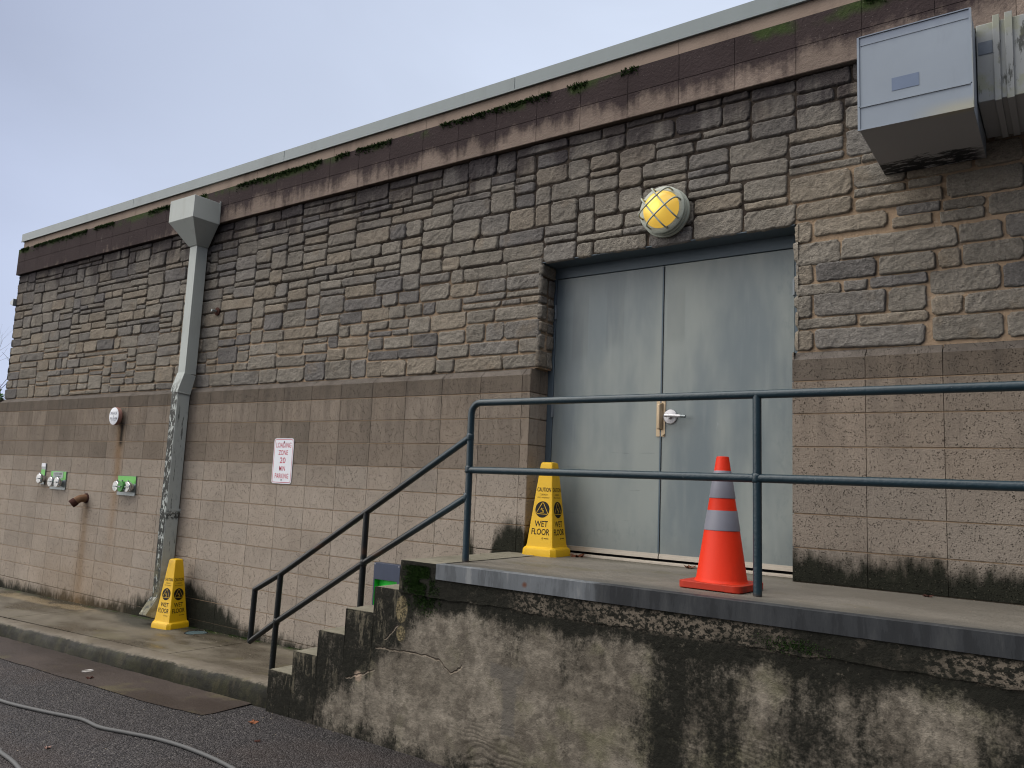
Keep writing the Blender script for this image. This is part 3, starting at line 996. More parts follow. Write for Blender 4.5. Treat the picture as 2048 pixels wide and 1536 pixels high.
mb = MB()
prev = None
x = -14.0
rg = random.Random(8)
while x <= 1.1501:
    zk, yk, gz = z_kerb(x), y_kerb(x), zg(x) - 0.05
    j1, j2 = rg.uniform(-.006, .006), rg.uniform(-.005, .005)
    pr = [(x, yk + KW, gz), (x, yk + KW, zk - 0.006), (x, yk + KW - 0.008, zk), (x, yk + 0.06, zk - 0.003 + j2), (x, yk + 0.025, zk - 0.014 + j2),
          (x, yk + 0.006 + j1, zk - 0.036), (x, yk - 0.006 + j1, zk - 0.07), (x, yk - 0.018 + j1, gz + 0.06), (x, yk - 0.022, gz)]
    b = mb.verts(pr)
    if prev is not None:
        for k in range(len(pr) - 1):
            mb.f.append((prev + k, b + k, b + k + 1, prev + k + 1))
    prev = b
    x += 0.101
tag(mb.build('kerb', M_kerb, smooth=True), kind='structure')

# ------------------------------------------------------------------ building
BLD = empty('stone_building', (0, 0, 0), 0,
            'long low building of split grey stone above tan concrete block with grey double doors', 'building')
XL, XR = -6.80, 9.6            # block wall ends
DL, DR = 2.515, 4.49           # door opening
BH, BW = 0.2032, 0.4064
BACK = 9.0
rb = random.Random(21)


def blk_face(mb, x0, x1, z0, z1, y, tone, g=0.0055, dp=0.009):
    """one block: face, chamfered into the joint; wall faces -y"""
    e = 0.0035
    k = 0.45 if g > 0.004 else 1.0           # head joints are struck thinner than bed joints
    a = [(x0 + g * k, y, z0 + g), (x1 - g * k, y, z0 + g), (x1 - g * k, y, z1 - g), (x0 + g * k, y, z1 - g)]
    g_ = g
    g = g * k
    o = [(x0 + g - e, y + dp, z0 + g_ - e), (x1 - g + e, y + dp, z0 + g_ - e), (x1 - g + e, y + dp, z1 - g_ + e), (x0 + g - e, y + dp, z1 - g_ + e)]
    b = mb.verts(a + o, tone)
    mb.f.append((b, b + 1, b + 2, b + 3))
    for i in range(4):
        j = (i + 1) % 4
        mb.f.append((b + i, b + 4 + i, b + 4 + j, b + j))


def btone(row, right):
    k = {0: 0.42, 1: 0.72, 2: 0.66, 3: 0.68, 4: 0.92}.get(row, 1.03)
    if right:
        k = {0: 0.46, 1: 0.72}.get(row, 0.77)
    k *= rb.uniform(0.94, 1.06)
    if not right and 1 <= row <= 3 and rb.random() < 0.22:
        k *= 0.84
    h = rb.uniform(-0.012, 0.012)
    warm_ = 0.03 if row < 4 else 0.0
    return (k * (1 + h + warm_), k, k * (1 - h - warm_))


mb = MB()
CH, CD = 0.054, 0.058          # chamfer of the cap course
CAPZ = 0.136


def cap_block(mb, x0, x1, tone, y=0.0):
    g = 0.0055
    blk_face(mb, x0, x1, 0.0, CAPZ + g, y, tone)
    t2 = (tone[0] * 0.98, tone[1] * 1.03, tone[2] * 1.12)
    mb.poly([(x0 + g * 0.5, y, CAPZ), (x1 - g * 0.5, y, CAPZ), (x1 - g * 0.5, y + CD, CAPZ + CH), (x0 + g * 0.5, y + CD, CAPZ + CH)], t2)
    for xx_ in (x0 + g * .5, x1 - g * .5):
        mb.poly([(xx_, y, CAPZ), (xx_, y + CD, CAPZ), (xx_, y + CD, CAPZ + CH)], t2)


cols_l = [XL] + [i * BW for i in range(-16, 7)] + [DL]
for x0, x1 in zip(cols_l, cols_l[1:]):
    cap_block(mb, x0, x1, btone(0, False))
    for j in range(1, 13):
        z1, z0 = -(j - 1) * BH, -j * BH
        if z1 < -2.25 and j > 12:
            continue
        blk_face(mb, x0, x1, z0, z1, 0.0, btone(j, False))
cols_r = [DR] + [4.916 + i * BW * 1.005 for i in range(0, 12)]
XR = cols_r[-1]
for x0, x1 in zip(cols_r, cols_r[1:]):
    cap_block(mb, x0, x1, btone(0, True))
    for j in range(1, 13):
        blk_face(mb, x0, x1, -j * BH, -(j - 1) * BH, 0.0, btone(j, True))


def blk_side(mb, xw, sgn, y0, y1, z0, z1, tone, g=0.0055, dp=0.009):
    """block face in a plane x = xw, facing sgn"""
    a = [(xw, y0 + g, z0 + g), (xw, y1 - g, z0 + g), (xw, y1 - g, z1 - g), (xw, y0 + g, z1 - g)]
    o = [(xw - sgn * dp, y0 + g - .0035, z0 + g - .0035), (xw - sgn * dp, y1 - g + .0035, z0 + g - .0035),
         (xw - sgn * dp, y1 - g + .0035, z1 - g + .0035), (xw - sgn * dp, y0 + g - .0035, z1 - g + .0035)]
    if sgn < 0:
        a.reverse()
        o.reverse()
    b = mb.verts(a + o, tone)
    mb.f.append((b, b + 1, b + 2, b + 3))
    for i in range(4):
        j = (i + 1) % 4
        mb.f.append((b + i, b + 4 + i, b + 4 + j, b + j))


for j in range(0, 7):          # reveals of the door opening
    z0, z1 = -j * BH, (CAPZ + CH if j == 0 else -(j - 1) * BH)
    for y0, y1 in ((0.0, 0.135), (0.135, 0.25)):
        blk_side(mb, DL, 1, y0, y1, z0, z1, btone(5 if j else 1, False))
        blk_side(mb, DR, -1, y0, y1, z0, z1, btone(5, True))
ny = int(BACK / BW)
for j in range(0, 13):         # left end wall
    z0, z1 = -j * BH, (CAPZ if j == 0 else -(j - 1) * BH)
    for k in range(ny):
        blk_side(mb, XL, -1, k * BW, (k + 1) * BW, z0, z1, btone(j, False))
mb.poly([(XL, 0, CAPZ), (XL, BACK, CAPZ), (XL + CD, BACK, CAPZ + CH), (XL + CD, 0, CAPZ + CH)], (0.7, 0.7, 0.7))
mb.build('block_wall', M_block, BLD)

# mortar body behind blocks and stones
mb = MB()
mb.box(XL + .009, DL - .009, 0.0062, 0.30, -2.75, 0.13)
mb.box(DR + .009, XR, 0.0062, 0.30, -2.75, 0.13)
SY = 0.066                     # mortar plane of the stone facing
mb.box(XL + 0.075, DL - 0.012, SY, 0.34, 0.131, 0.196)
mb.box(DR + 0.012, XR, SY, 0.34, 0.131, 0.196)
mb.box(XL + 0.075, DL + 0.022, SY, 0.34, 0.1965, 2.03)
mb.box(DR + 0.02, XR, SY, 0.34, 0.1965, 2.03)
LZ = 1.035                     # underside of the lintel stones
mb.box(DL + 0.022, DR + 0.02, SY, 0.34, LZ + 0.004, 2.03)
mb.box(XL + .009, XL + 0.3, 0.30, BACK, -2.75, 0.13)
mb.box(XL + .075, XL + 0.3, 0.34, BACK, 0.13, 2.03)
mb.build('mortar_bed', M_mortar, BLD)

# ---- split stones
_rs = np.random.RandomState(3)
_perm = _rs.rand(256, 256)


def vnoise(x, y):
    xi, yi = np.floor(x).astype(int), np.floor(y).astype(int)
    fx, fy = x - xi, y - yi
    fx, fy = fx * fx * (3 - 2 * fx), fy * fy * (3 - 2 * fy)
    a, b = _perm[xi & 255, yi & 255], _perm[(xi + 1) & 255, yi & 255]
    c_, d_ = _perm[xi & 255, (yi + 1) & 255], _perm[(xi + 1) & 255, (yi + 1) & 255]
    return (a * (1 - fx) + b * fx) * (1 - fy) + (c_ * (1 - fx) + d_ * fx) * fy


def fbm(x, y, o=4):
    r_, amp, tot_ = 0, 1.0, 0
    for k in range(o):
        r_ = r_ + amp * vnoise(x * 2 ** k + 17 * k, y * 2 ** k + 31 * k)
        tot_ += amp
        amp *= 0.55
    return r_ / tot_ - 0.5


SV, SF, SC = [], [], []
scount = [0]


def stone(u0, u1, v0, v1, mapf, res=0.012, depth=0.016):
    """rounded, rough-faced stone in the (u, v) plane, mapf(u, v, h) -> points"""
    W_, H_ = (u1 - u0) / 2, (v1 - v0) / 2
    cu, cv = (u0 + u1) / 2, (v0 + v1) / 2
    nu = max(8, min(64, int(2 * W_ / res)))
    nv = max(7, min(30, int(2 * H_ / res)))
    # denser towards the edge
    s = np.linspace(-1, 1, nu + 1)
    t = np.linspace(-1, 1, nv + 1)
    s = np.sign(s) * (1 - (1 - np.abs(s)) ** 1.35)
    t = np.sign(t) * (1 - (1 - np.abs(t)) ** 1.25)
    Sg, Tg = np.meshgrid(s, t, indexing='ij')
    px, py = Sg * W_, Tg * H_
    seed = rb.uniform(0, 200)
    # corners: own radius each, slightly skewed outline
    rad = np.zeros_like(px)
    for sx in (-1, 1):
        for sy in (-1, 1):
            r_ = rb.uniform(0.10, 0.50) * min(W_, H_) + 0.003
            rad[(np.sign(px) == sx) & (np.sign(py) == sy)] = min(r_, 0.032)
    qx, qy = np.abs(px) - (W_ - rad), np.abs(py) - (H_ - rad)
    m_ = (qx > 0) & (qy > 0) & (rad > 0)
    L = np.maximum(np.maximum(qx, qy), 1e-9)
    rr = np.sqrt(qx ** 2 + qy ** 2) + 1e-9
    kx = np.where(m_, np.sign(px) * ((W_ - rad) + qx * L / rr), px)
    ky = np.where(m_, np.sign(py) * ((H_ - rad) + qy * L / rr), py)
    sk1, sk2 = rb.uniform(-.05, .05), rb.uniform(-.02, .02)
    X = kx * (1 + sk1 * ky / max(H_, .01) * 0.5) + sk1 * ky * 0.4
    Y = ky + sk2 * kx
    wob = 0.0045
    X = X + wob * 2 * fbm((kx + seed) * 28, (ky + 9) * 28, 2) * np.abs(Sg) ** 2
    Y = Y + wob * 2 * fbm((kx + seed + 50) * 28, (ky + 3) * 28, 2) * np.abs(Tg) ** 2
    d_ = np.minimum(W_ - np.abs(px), H_ - np.abs(py))
    d_ = np.where(m_, np.maximum(0, rad - rr * 1.0) * 0 + np.minimum(d_, np.maximum(rad - np.maximum(rr, L), 0) + 0.0), d_)
    e = 0.0085
    prof = np.sqrt(np.clip(1 - (1 - np.clip(d_ / e, 0, 1)) ** 2, 0, 1))
    dep = depth + rb.uniform(-0.005, 0.008)
    th_ = rb.uniform(-1.0, 1.0)
    ax_, bx_ = kx * math.cos(th_) + ky * math.sin(th_), ky * math.cos(th_) - kx * math.sin(th_)
    wx_ = fbm((kx + seed) * 16, (ky + seed) * 16, 2) * 0.05
    chs = fbm((ax_ + wx_ + seed) * 26, (bx_ + wx_ + seed) * 62, 3)
    ru = fbm((kx + seed) * 7, (ky + seed) * 11, 3) * 0.009 + chs * 0.013 + fbm((kx + seed) * 85, (ky + seed) * 85, 2) * 0.006
    tilt = rb.uniform(-.035, .035) * kx + rb.uniform(-.06, .06) * ky
    h = prof * (dep + ru + tilt) - 0.006 * (1 - prof)
    P_ = mapf(cu + X, cv + Y, h)
    base = sum(len(a) for a in SV)
    SV.append(P_.reshape(-1, 3))
    i, j = np.meshgrid(np.arange(nu), np.arange(nv), indexing='ij')
    a = base + i * (nv + 1) + j
    SF.append(np.stack([a, a + nv + 1, a + nv + 2, a + 1], -1).reshape(-1, 4))
    r_ = rb.random()
    if r_ < 0.46:
        c_ = (0.226, 0.208, 0.178)
    elif r_ < 0.68:
        c_ = (0.246, 0.216, 0.174)
    elif r_ < 0.90:
        c_ = (0.200, 0.188, 0.170)
    else:
        c_ = (0.164, 0.156, 0.148)
    k = 0.90 * rb.uniform(0.90, 1.10)
    SC.append(np.tile(np.array([c_[0] * k, c_[1] * k, c_[2] * k, 1.0]), (P_.size // 3, 1)))
    scount[0] += 1


def map_front(u, v, h):
    return np.stack([u, SY - h, v], -1)


def map_jamb(u, v, h):         # u runs along y, faces +x (left reveal)
    return np.stack([DL + 0.012 + h, u, v], -1)


def map_jamb_r(u, v, h):
    return np.stack([DR + 0.02 - h, u, v], -1)


def map_end(u, v, h):          # left end wall, faces -x
    return np.stack([XL + SY + 0.001 - h, u, v], -1)


# the stones right of the doors, set out one by one
traced = [(4.497, 4.594, 0.906, 1.040), (4.614, 5.039, 0.938, 1.041), (5.095, 5.323, 0.992, 1.051), (5.068, 5.279, 0.919, 0.982),
          (5.340, 5.547, 0.985, 1.040), (5.325, 5.545, 0.912, 0.978), (4.502, 4.767, 0.755, 0.898), (4.778, 5.406, 0.764, 0.894),
          (5.420, 5.628, 0.781, 0.887), (5.650, 5.790, 0.779, 0.906), (4.502, 4.603, 0.635, 0.749), (4.622, 4.972, 0.641, 0.754),
          (4.991, 5.291, 0.639, 0.750), (5.310, 5.422, 0.641, 0.754), (5.437, 5.728, 0.646, 0.765), (4.501, 4.768, 0.556, 0.626),
          (4.787, 4.919, 0.560, 0.623), (4.940, 5.247, 0.565, 0.628), (5.263, 5.612, 0.492, 0.630), (5.630, 5.764, 0.493, 0.630),
          (4.506, 4.592, 0.415, 0.549), (4.612, 5.021, 0.414, 0.553), (5.040, 5.242, 0.408, 0.551), (5.270, 5.423, 0.368, 0.478),
          (5.438, 5.760, 0.367, 0.478), (4.508, 4.858, 0.342, 0.405), (4.877, 5.249, 0.338, 0.399), (5.273, 5.619, 0.215, 0.354),
          (5.641, 5.755, 0.215, 0.348), (4.504, 4.601, 0.205, 0.328), (4.617, 5.230, 0.205, 0.326), (5.570, 5.760, 0.920, 1.040)]
for t in traced:
    stone(t[0] - .003, t[1] + .004, t[2] - .004, t[3] + .003, map_front, res=0.0075)


def ashlar(u0, u1, v0, v1, mapf, blocked, res=0.016, uu=0.05, vv=0.0307):
    nU, nV = int(round((u1 - u0) / uu)), int(round((v1 - v0) / vv))
    occ = np.zeros((nU, nV), bool)
    for i in range(nU):
        for j in range(nV):
            if blocked(u0 + (i + .5) * uu, v0 + (j + .5) * vv):
                occ[i, j] = True
    top = {}
    for j in range(nV):
        i = 0
        while i < nU:
            if occ[i, j]:
                i += 1
                continue
            run = 0
            while i + run < nU and not occ[i + run, j]:
                run += 1
            hh = rb.choices((2, 3, 4, 5, 6), (5, 18, 37, 28, 12))[0]
            if rb.random() < 0.50 and (i - 1, j) in top:
                hh = max(2, top[i - 1, j] - j)
            hh = min(hh, 6)
            rem = nV - j
            if rem - hh < 2:
                hh = rem if rem <= 6 else rem - 3
            wmax = {2: 9, 3: 10, 4: 10, 5: 9, 6: 8}.get(hh, 6)
            ww = rb.choice([w_ for w_ in (4, 5, 6, 6, 7, 7, 8, 9, 10) if w_ <= wmax])
            if hh >= 4 and rb.random() < 0.06:
                ww = 3
            if run - ww < 4:
                ww = run if run <= wmax + 1 else run - 4
            elif run <= wmax and rb.random() < 0.35:
                ww = run
            ww = max(1, min(ww, run))
            # clip height to what is free over the whole width
            h2 = 0
            while h2 < hh and j + h2 < nV and not occ[i:i + ww, j + h2].any():
                h2 += 1
            hh = h2
            free_above = 0
            while j + hh + free_above < nV and not occ[i:i + ww, j + hh + free_above].any() and free_above < 2:
                free_above += 1
            if free_above == 1:
                hh += 1
            occ[i:i + ww, j:j + hh] = True
            for q in range(i, i + ww):
                for k in range(j, j + hh):
                    top[q, k] = j + hh
            g = 0.0055
            jt = lambda s_=0.0045: rb.uniform(-s_, s_)
            a, b = u0 + i * uu + g + jt(), u0 + (i + ww) * uu - g + jt()
            c_, d_ = v0 + j * vv + g * .8 + jt(.0035), v0 + (j + hh) * vv - g * .8 + jt(.0035)
            if i + ww == nU:
                b = u1 - 0.002
            if i == 0:
                a = u0 + 0.002
            if b - a > 0.03 and d_ - c_ > 0.018:
                stone(a, b, c_, d_, mapf, res)
            i += ww


def blocked_front(u, v):
    if v < LZ and DL + 0.03 < u < DR:
        return True
    if v < 1.045 and DR <= u < 5.765:
        return True
    return False


ashlar(DL + 0.035 - 0.05 * 186, XR, 0.192, 2.03, map_front, blocked_front, 0.009)
v = 0.195
while v < LZ - 0.05:           # reveal stones
    hh = rb.choice((0.07, 0.10, 0.13, 0.15))
    hh = min(hh, LZ - v)
    if LZ - v - hh < 0.05:
        hh = LZ - v
    stone(0.045, 0.15 + rb.uniform(-.02, .03), v + .005, v + hh - .005, map_jamb, 0.012, 0.026)
    stone(0.165, 0.25, v + .005, v + hh - .005, map_jamb, 0.012, 0.024)
    stone(0.045, 0.25, v + .005, v + hh - .005, map_jamb_r, 0.016, 0.016)
    v += hh
ashlar(0.04, 4.0, 0.192, 2.03, map_end, lambda u, v: False, 0.03)


def big_mesh(name, mat, parent):
    V = np.concatenate(SV).astype(np.float32)
    F = np.concatenate(SF)
    C_ = np.concatenate(SC).astype(np.float32)
    me = bpy.data.meshes.new(name)
    me.vertices.add(len(V))
    me.vertices.foreach_set('co', V.ravel())
    me.loops.add(F.size)
    me.loops.foreach_set('vertex_index', F.ravel().astype(np.int32))
    me.polygons.add(len(F))
    me.polygons.foreach_set('loop_start', np.arange(0, F.size, 4, dtype=np.int32))
    me.polygons.foreach_set('loop_total', np.full(len(F), 4, dtype=np.int32))
    me.polygons.foreach_set('use_smooth', [True] * len(F))
    me.update(calc_edges=True)
    ca = me.color_attributes.new('tone', 'FLOAT_COLOR', 'POINT')
    ca.data.foreach_set('color', C_.ravel())
    me.materials.append(mat)
    o = bpy.data.objects.new(name, me)
    COL.objects.link(o)
    o.parent = parent
    return o


big_mesh('stone_facing', M_stone, BLD)
print('stones', scount[0], 'verts', sum(len(a) for a in SV))

# ---- band of two block courses, smooth course, metal coping, roof
BZ0, BZ1, BZ2 = 2.035, 2.225, 2.425
mb = MB()
BY = 0.008
bx = [XL + 0.03] + [2.463 + (i - 22) * 0.4095 for i in range(0, 40)]
bx = [b for b in bx if b < XR]
bx = sorted(b for b in bx if b >= XL + 0.03)
bx.append(XR)
for x0, x1 in zip(bx, bx[1:]):
    for z0, z1 in ((BZ0, BZ1), (BZ1, BZ2)):
        k = rb.uniform(0.85, 1.1)
        blk_face(mb, x0, x1, z0, z1, BY, (k, k, k), 0.0025, 0.006)
mb.box(XL + 0.034, XR, BY + 0.005, 0.40, BZ0 + 0.001, BZ2 - 0.001, (0.5, 0.5, 0.5))
mb.box(XL + 0.031, XL + 0.30, 0.402, BACK, BZ0, BZ2)
mb.build('stained_band', M_band, BLD)
mb = MB()
mb.box(XL + 0.075, XR, 0.050, 0.42, BZ2 - 0.002, 2.560)
mb.box(XL + 0.075, XL + 0.3, 0.42, BACK, BZ2 - 0.002, 2.560)
for xj in [XL + 0.7 + 1.22 * i for i in range(13)]:
    mb.box(xj, xj + 0.006, 0.048, 0.050, BZ2, 2.560, (0.2, 0.2, 0.2))
mb.build('smooth_course', M_plinth, BLD)
mb = MB()
cj = [XL + 0.02, -3.699, -0.754, 2.212, 5.17, 8.13, XR]
for x0, x1 in zip(cj, cj[1:]):
    mb.box(x0 + 0.003, x1 - 0.003, 0.030, 0.30, 2.552, 2.668)
mb.box(XL + 0.02, XR, 0.022, 0.032, 2.546, 2.5545)
mb.box(XL + 0.022, XR, 0.033, 0.29, 2.556, 2.664)
mb.box(XL + 0.020, XL + 0.30, 0.302, BACK, 2.552, 2.668)
mb.build('coping', M_coping, BLD)
mb = MB()
mb.box(XL + 0.3, XR, 0.35, BACK, 2.30, 2.42)
mb.box(XL + 0.3, XR, BACK - 0.2, BACK, -2.7, 2.30)
mb.box(XR - 0.2, XR - 0.001, 0.36, BACK - .2, -2.7, 2.30)
mb.build('roof', M_roof, BLD)

# ---- doors
FY = 0.252                     # face of the frame
DT, DB = 0.938, -1.172
XM, XD0, XD1 = 3.495, 2.563, 4.432
mb = MB()
mb.box(DL - 0.01, XD0 - 0.003, FY, FY + 0.14, DZ + 0.001, LZ - 0.002)
mb.box(XD1 + 0.003, DR + 0.01, FY, FY + 0.14, DZ + 0.001, LZ - 0.002)
mb.box(XD0 - 0.003, XD1 + 0.003, FY, FY + 0.14, DT + 0.004, LZ - 0.002)
mb.build('door_frame', M_frame, BLD, bevel=0.003)
mb = MB()
mb.box(DL, DR, 0.06, FY - 0.001, LZ - 0.004, LZ + 0.003)
mb.build('lintel_plate', M_frame, BLD)
mb = MB()
mb.box(XD0 - .003, XD1 + .003, FY + 0.075, FY + 0.10, DZ, DT + 0.01)
mb.build('door_rebate', M_dark, BLD)
doors = []
for x0, x1 in ((XD0, XM - 0.0022), (XM + 0.0022, XD1)):
    mb = MB()
    mb.box(x0, x1, FY + 0.008, FY + 0.052, DB, DT)
    dr = mb.build('door', M_door, BLD, bevel=0.002)
    doors.append(dr)
    mb = MB()
    mb.box(x0 + 0.002, x1 - 0.002, FY - 0.004, FY + 0.0075, -1.182, -1.152)
    mb.box(x0 + 0.002, x1 - 0.002, FY - 0.010, FY - 0.0045, -1.186, -1.168)
    n = 7
    for k in range(n):
        xk = x0 + 0.06 + (x1 - x0 - 0.12) * k / (n - 1)
        mb.box(xk - .003, xk + .003, FY - 0.0055, FY - 0.0042, -1.163, -1.157, (0.1, 0.1, 0.1))
    mb.build('door_sweep', M_alu, dr)
    hx = x0 - 0.002 if x0 < 3 else x1 + 0.002
    for hz in (0.672, -0.115, -0.95):
        mb = MB()
        mb.lathe([(0.008, -0.057), (0.008, 0.057)], 10, Matrix.Translation((hx, FY - 0.003, hz)))
        mb.box(hx - 0.012, hx + 0.012, FY - 0.0005, FY + 0.0075, hz - 0.055, hz + 0.055)
        mb.build('hinge', M_hinge, dr)
mb = MB()
mb.box(XM - 0.012, XM - 0.0025, FY + 0.0015, FY + 0.0078, DB + 0.03, DT - 0.01)
mb.build('meeting_strip', M_frame, doors[0])
mb = MB()                      # latch guard
mb.prism(rounded(0.068, 0.275, 0.004), front(3.489, FY + 0.0077, -0.187), 0.006)
for zz in (-0.062, -0.312):
    mb.lathe([(0.009, 0), (0.009, 0.004), (0.005, 0.007)], 12, front(3.513, FY + 0.0015, zz))
gd = mb.build('latch_guard', M_brass, doors[1], auto=40)
mb = MB()
mb.hexa([(3.474, FY - 0.034, -0.275), (3.497, FY - 0.034, -0.275), (3.508, FY + 0.0015, -0.275), (3.468, FY + 0.0015, -0.275),
         (3.474, FY - 0.034, -0.092), (3.497, FY - 0.034, -0.092), (3.508, FY + 0.0015, -0.080), (3.468, FY + 0.0015, -0.080)])
mb.build('guard_rib', M_brass, gd, bevel=0.007, seg=3)
mb = MB()
mb.lathe([(0.053, 0), (0.053, 0.008), (0.048, 0.013), (0.030, 0.015), (0.018, 0.016), (0.018, 0.05)], 32, front(3.562, FY + 0.0078, -0.183))
hd = mb.build('handle', M_nickel, doors[1], auto=35)
mb = MB()
mb.tube([(3.540, FY - 0.045, -0.178), (3.60, FY - 0.046, -0.180), (3.66, FY - 0.046, -0.184)], 0.0125, 10)
mb.build('lever', M_nickel, hd, auto=40)
mb = MB()
mb.tube([(3.66, FY - 0.046, -0.184), (3.70, FY - 0.046, -0.186)], 0.0115, 10)
mb.build('lever_tip', M_plate, hd, auto=40)
mb = MB()
mb.box(XD0 - .003, XD1 + .003, FY - 0.045, FY + 0.09, DZ + 0.001, DZ + 0.012)
mb.box(XD0 - .003, XD1 + .003, FY - 0.030, FY - 0.012, DZ + 0.012, DZ + 0.019)
mb.build('threshold', M_alu, BLD)

# ------------------------------------------------------------------ dock and stair
DK = empty('loading_dock', (0, 0, 0), 0, 'stained concrete loading dock with a short flight of mossy steps below the grey doors', 'loading dock')
FX0 = 2.36
FYD = -1.16                    # slab edge
WYD = -1.156                   # wall below
rk = random.Random(4)
mb = MB()
mb.box(FX0, 2.672, FYD + 0.012, 0.02, DZ - 0.19, DZ)
mb.box(2.684, DL + 0.012, FYD + 0.012, 0.02, DZ - .19, DZ) if DL > 2.684 else None
mb.box(2.684, 9.4, FYD + 0.010, 0.02, DZ - 0.19, DZ)
mb.box(DL + 0.004, DR - 0.004, 0.02, 0.40, DZ - 0.19, DZ - 0.0005)
mb.box(2.671, 2.685, FYD + 0.014, 0.02, DZ - 0.19, DZ - 0.007, (0.3, 0.3, 0.3))
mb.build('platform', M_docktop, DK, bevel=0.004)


def rough_sheet(mb, outline_f, x0, x1, z0f, z1f, y, step=0.035, amp=0.006, seed=0.0, arris=0.0):
    """roughened vertical sheet between z0f(x) and z1f(x)"""
    nx = max(2, int((x1 - x0) / step))
    grid = []
    for i in range(nx + 1):
        x = x0 + (x1 - x0) * i / nx
        za, zb_ = z0f(x), z1f(x)
        nz = 40
        col_ = []
        for j in range(nz + 1):
            z = za + (zb_ - za) * j / nz
            n_ = float(fbm(np.array(x * 6 + 40 + seed), np.array(z * 7 + 60), 4)) * amp
            n_ += float(fbm(np.array(x * 1.3 + 11 + seed), np.array(z * 1.5 + 21), 2)) * amp * 1.2
            n_ += arris * math.exp(-(zb_ - z) / 0.012)
            col_.append((x, y + n_, z))
        grid.append(mb.verts(col_))
    for i in range(nx):
        for j in range(nz):
            mb.f.append((grid[i] + j, grid[i + 1] + j, grid[i + 1] + j + 1, grid[i] + j + 1))


mb = MB()
rough_sheet(mb, None, 2.36, 9.4, lambda x: zg(1.5) - 0.06, lambda x: DZ - 0.192, WYD)
rough_sheet(mb, None, 2.36, 9.4, lambda x: DZ - 0.203 - 0.03 * float(fbm(np.array(x * 9.0), np.array(2.2), 4)), lambda x: DZ - 0.003, FYD - 0.002, 0.02, 0.015, 9)
mb.build('dock_wall', M_dockwall, DK, smooth=True)
mb = MB()
mb.box(2.362, 9.4, WYD + 0.02, 0.005, -2.7, DZ - 0.19)
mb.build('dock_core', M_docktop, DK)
mb = MB()
x = 2.664
mb.box(x, 9.4, FYD - 0.016, FYD - 0.010, DZ - 0.092, DZ + 0.002)
mb.box(x, 9.4, FYD - 0.010, FYD + 0.055, DZ - 0.003, DZ + 0.0025)
mb.build('steel_edge', M_steel, DK, bevel=0.0015)

# steps
SX = [1.130, 1.379, 1.625, 1.880, 2.132]
SZ = [-2.102, -1.937, -1.760, -1.583, -1.412]
ends = SX[1:] + [FX0]


def step_block(x0, x1, z0, z1, y0, y1, seed, skin=True):
    """worn concrete step: grid box with chipped arrises"""
    mb = MB()
    nx, ny, nz = 12, 26, max(6, int((z1 - z0) / 0.03))

    def wob(x, y, z):
        a = float(fbm(np.array(x * 9 + seed), np.array(z * 9 + y * 5), 3))
        b = float(fbm(np.array(y * 9 + seed + 7), np.array(z * 9 + x * 4), 3))
        dx_ = min(x - x0, x1 + 9 - x)
        ez, ey, ex = z1 - z, y - y0, x - x0
        k = 0.006 * math.exp(-min(ez + ey, ez + ex) / 0.016)
        return Vector((x + b * 0.010 + (k if ex < ey else 0) * (0.6 + b), y + a * 0.008 + (k if ey <= ex else 0) * (0.7 + a), z - k * (0.6 + a)))

    def grid(fn, n, m_):
        ids = []
        for i in range(n + 1):
            ids.append(mb.verts([wob(*fn(i / n, j / m_)) for j in range(m_ + 1)]))
        for i in range(n):
            for j in range(m_):
                mb.f.append((ids[i] + j, ids[i + 1] + j, ids[i + 1] + j + 1, ids[i] + j + 1))
    if skin:
        grid(lambda s, t: (x0 + (x1 - x0) * s, y0, z0 + (z1 - z0) * t), nx, nz)
    else:
        rough_sheet(mb, None, x0, x1, lambda x: z0, lambda x: z1 - 0.001, y0, 0.025, arris=0.006)
    grid(lambda s, t: (x0, y1 + (y0 - y1) * s, z0 + (z1 - z0) * t), ny, nz)
    grid(lambda s, t: (x0 + (x1 - x0) * s, y0 + (y1 - y0) * t, z1), nx, ny)
    return mb


for i in range(5):
    mb = step_block(SX[i], ends[i], zg(1.5) - 0.06, SZ[i], WYD, -0.002, 3.3 * i, False)
    mb.build('step', M_dockwall, DK, smooth=True, auto=60)
# end face of the top landing
mb = step_block(FX0 - 0.004, 2.672, -1.425, DZ + 0.003, FYD - 0.004, -0.002, 33.0)
mb.build('landing', M_dockwall, DK, smooth=True, auto=60)

# ------------------------------------------------------------------ railing
RL = empty('pipe_railing', (2.665, -0.9, DZ), 0, 'blue-green painted pipe railing along the dock edge with a handrail down the steps', 'railing')
RAD = 0.0225


def rpart(name, pts, r=RAD, n=16):
    mb = MB()
    mb.tube([Vector(p) - Vector(RL.location) for p in pts], r, n)
    return mb.build(name, M_rail, RL, auto=50)


YR = -0.90
ZT, ZM = -0.188, -0.627
arc = [(2.665, YR, ZT - 0.075)]
for k in range(1, 8):
    t = R(90 * k / 8)
    arc.append((2.665 + 0.075 * (1 - math.cos(t)), YR, ZT - 0.075 + 0.075 * math.sin(t)))
rpart('top_rail', [(2.670, YR, -0.60)] + [(2.6655, YR, ZT - 0.20)] + arc + [(2.74, YR, ZT), (4.56, YR, ZT), (6.5, YR, ZT + 0.004), (8.4, YR, ZT + 0.004), (9.3, YR, ZT + 0.004)])
rpart('mid_rail', [(2.665, YR, ZM - 0.003), (4.56, YR, ZM + 0.002), (9.3, YR, ZM + 0.006)])
rpart('post', [(2.676, YR, DZ - 0.01), (2.670, YR, -0.59)])
for px in (4.568, 6.47, 8.37):
    rpart('post', [(px + 0.006, YR, DZ - 0.01), (px - 0.002, YR, ZT - 0.004)])
rpart('handrail', [(2.664, YR, -0.416), (1.75, YR, -0.955), (0.86, YR, -1.478), (0.562, YR, -1.628)])
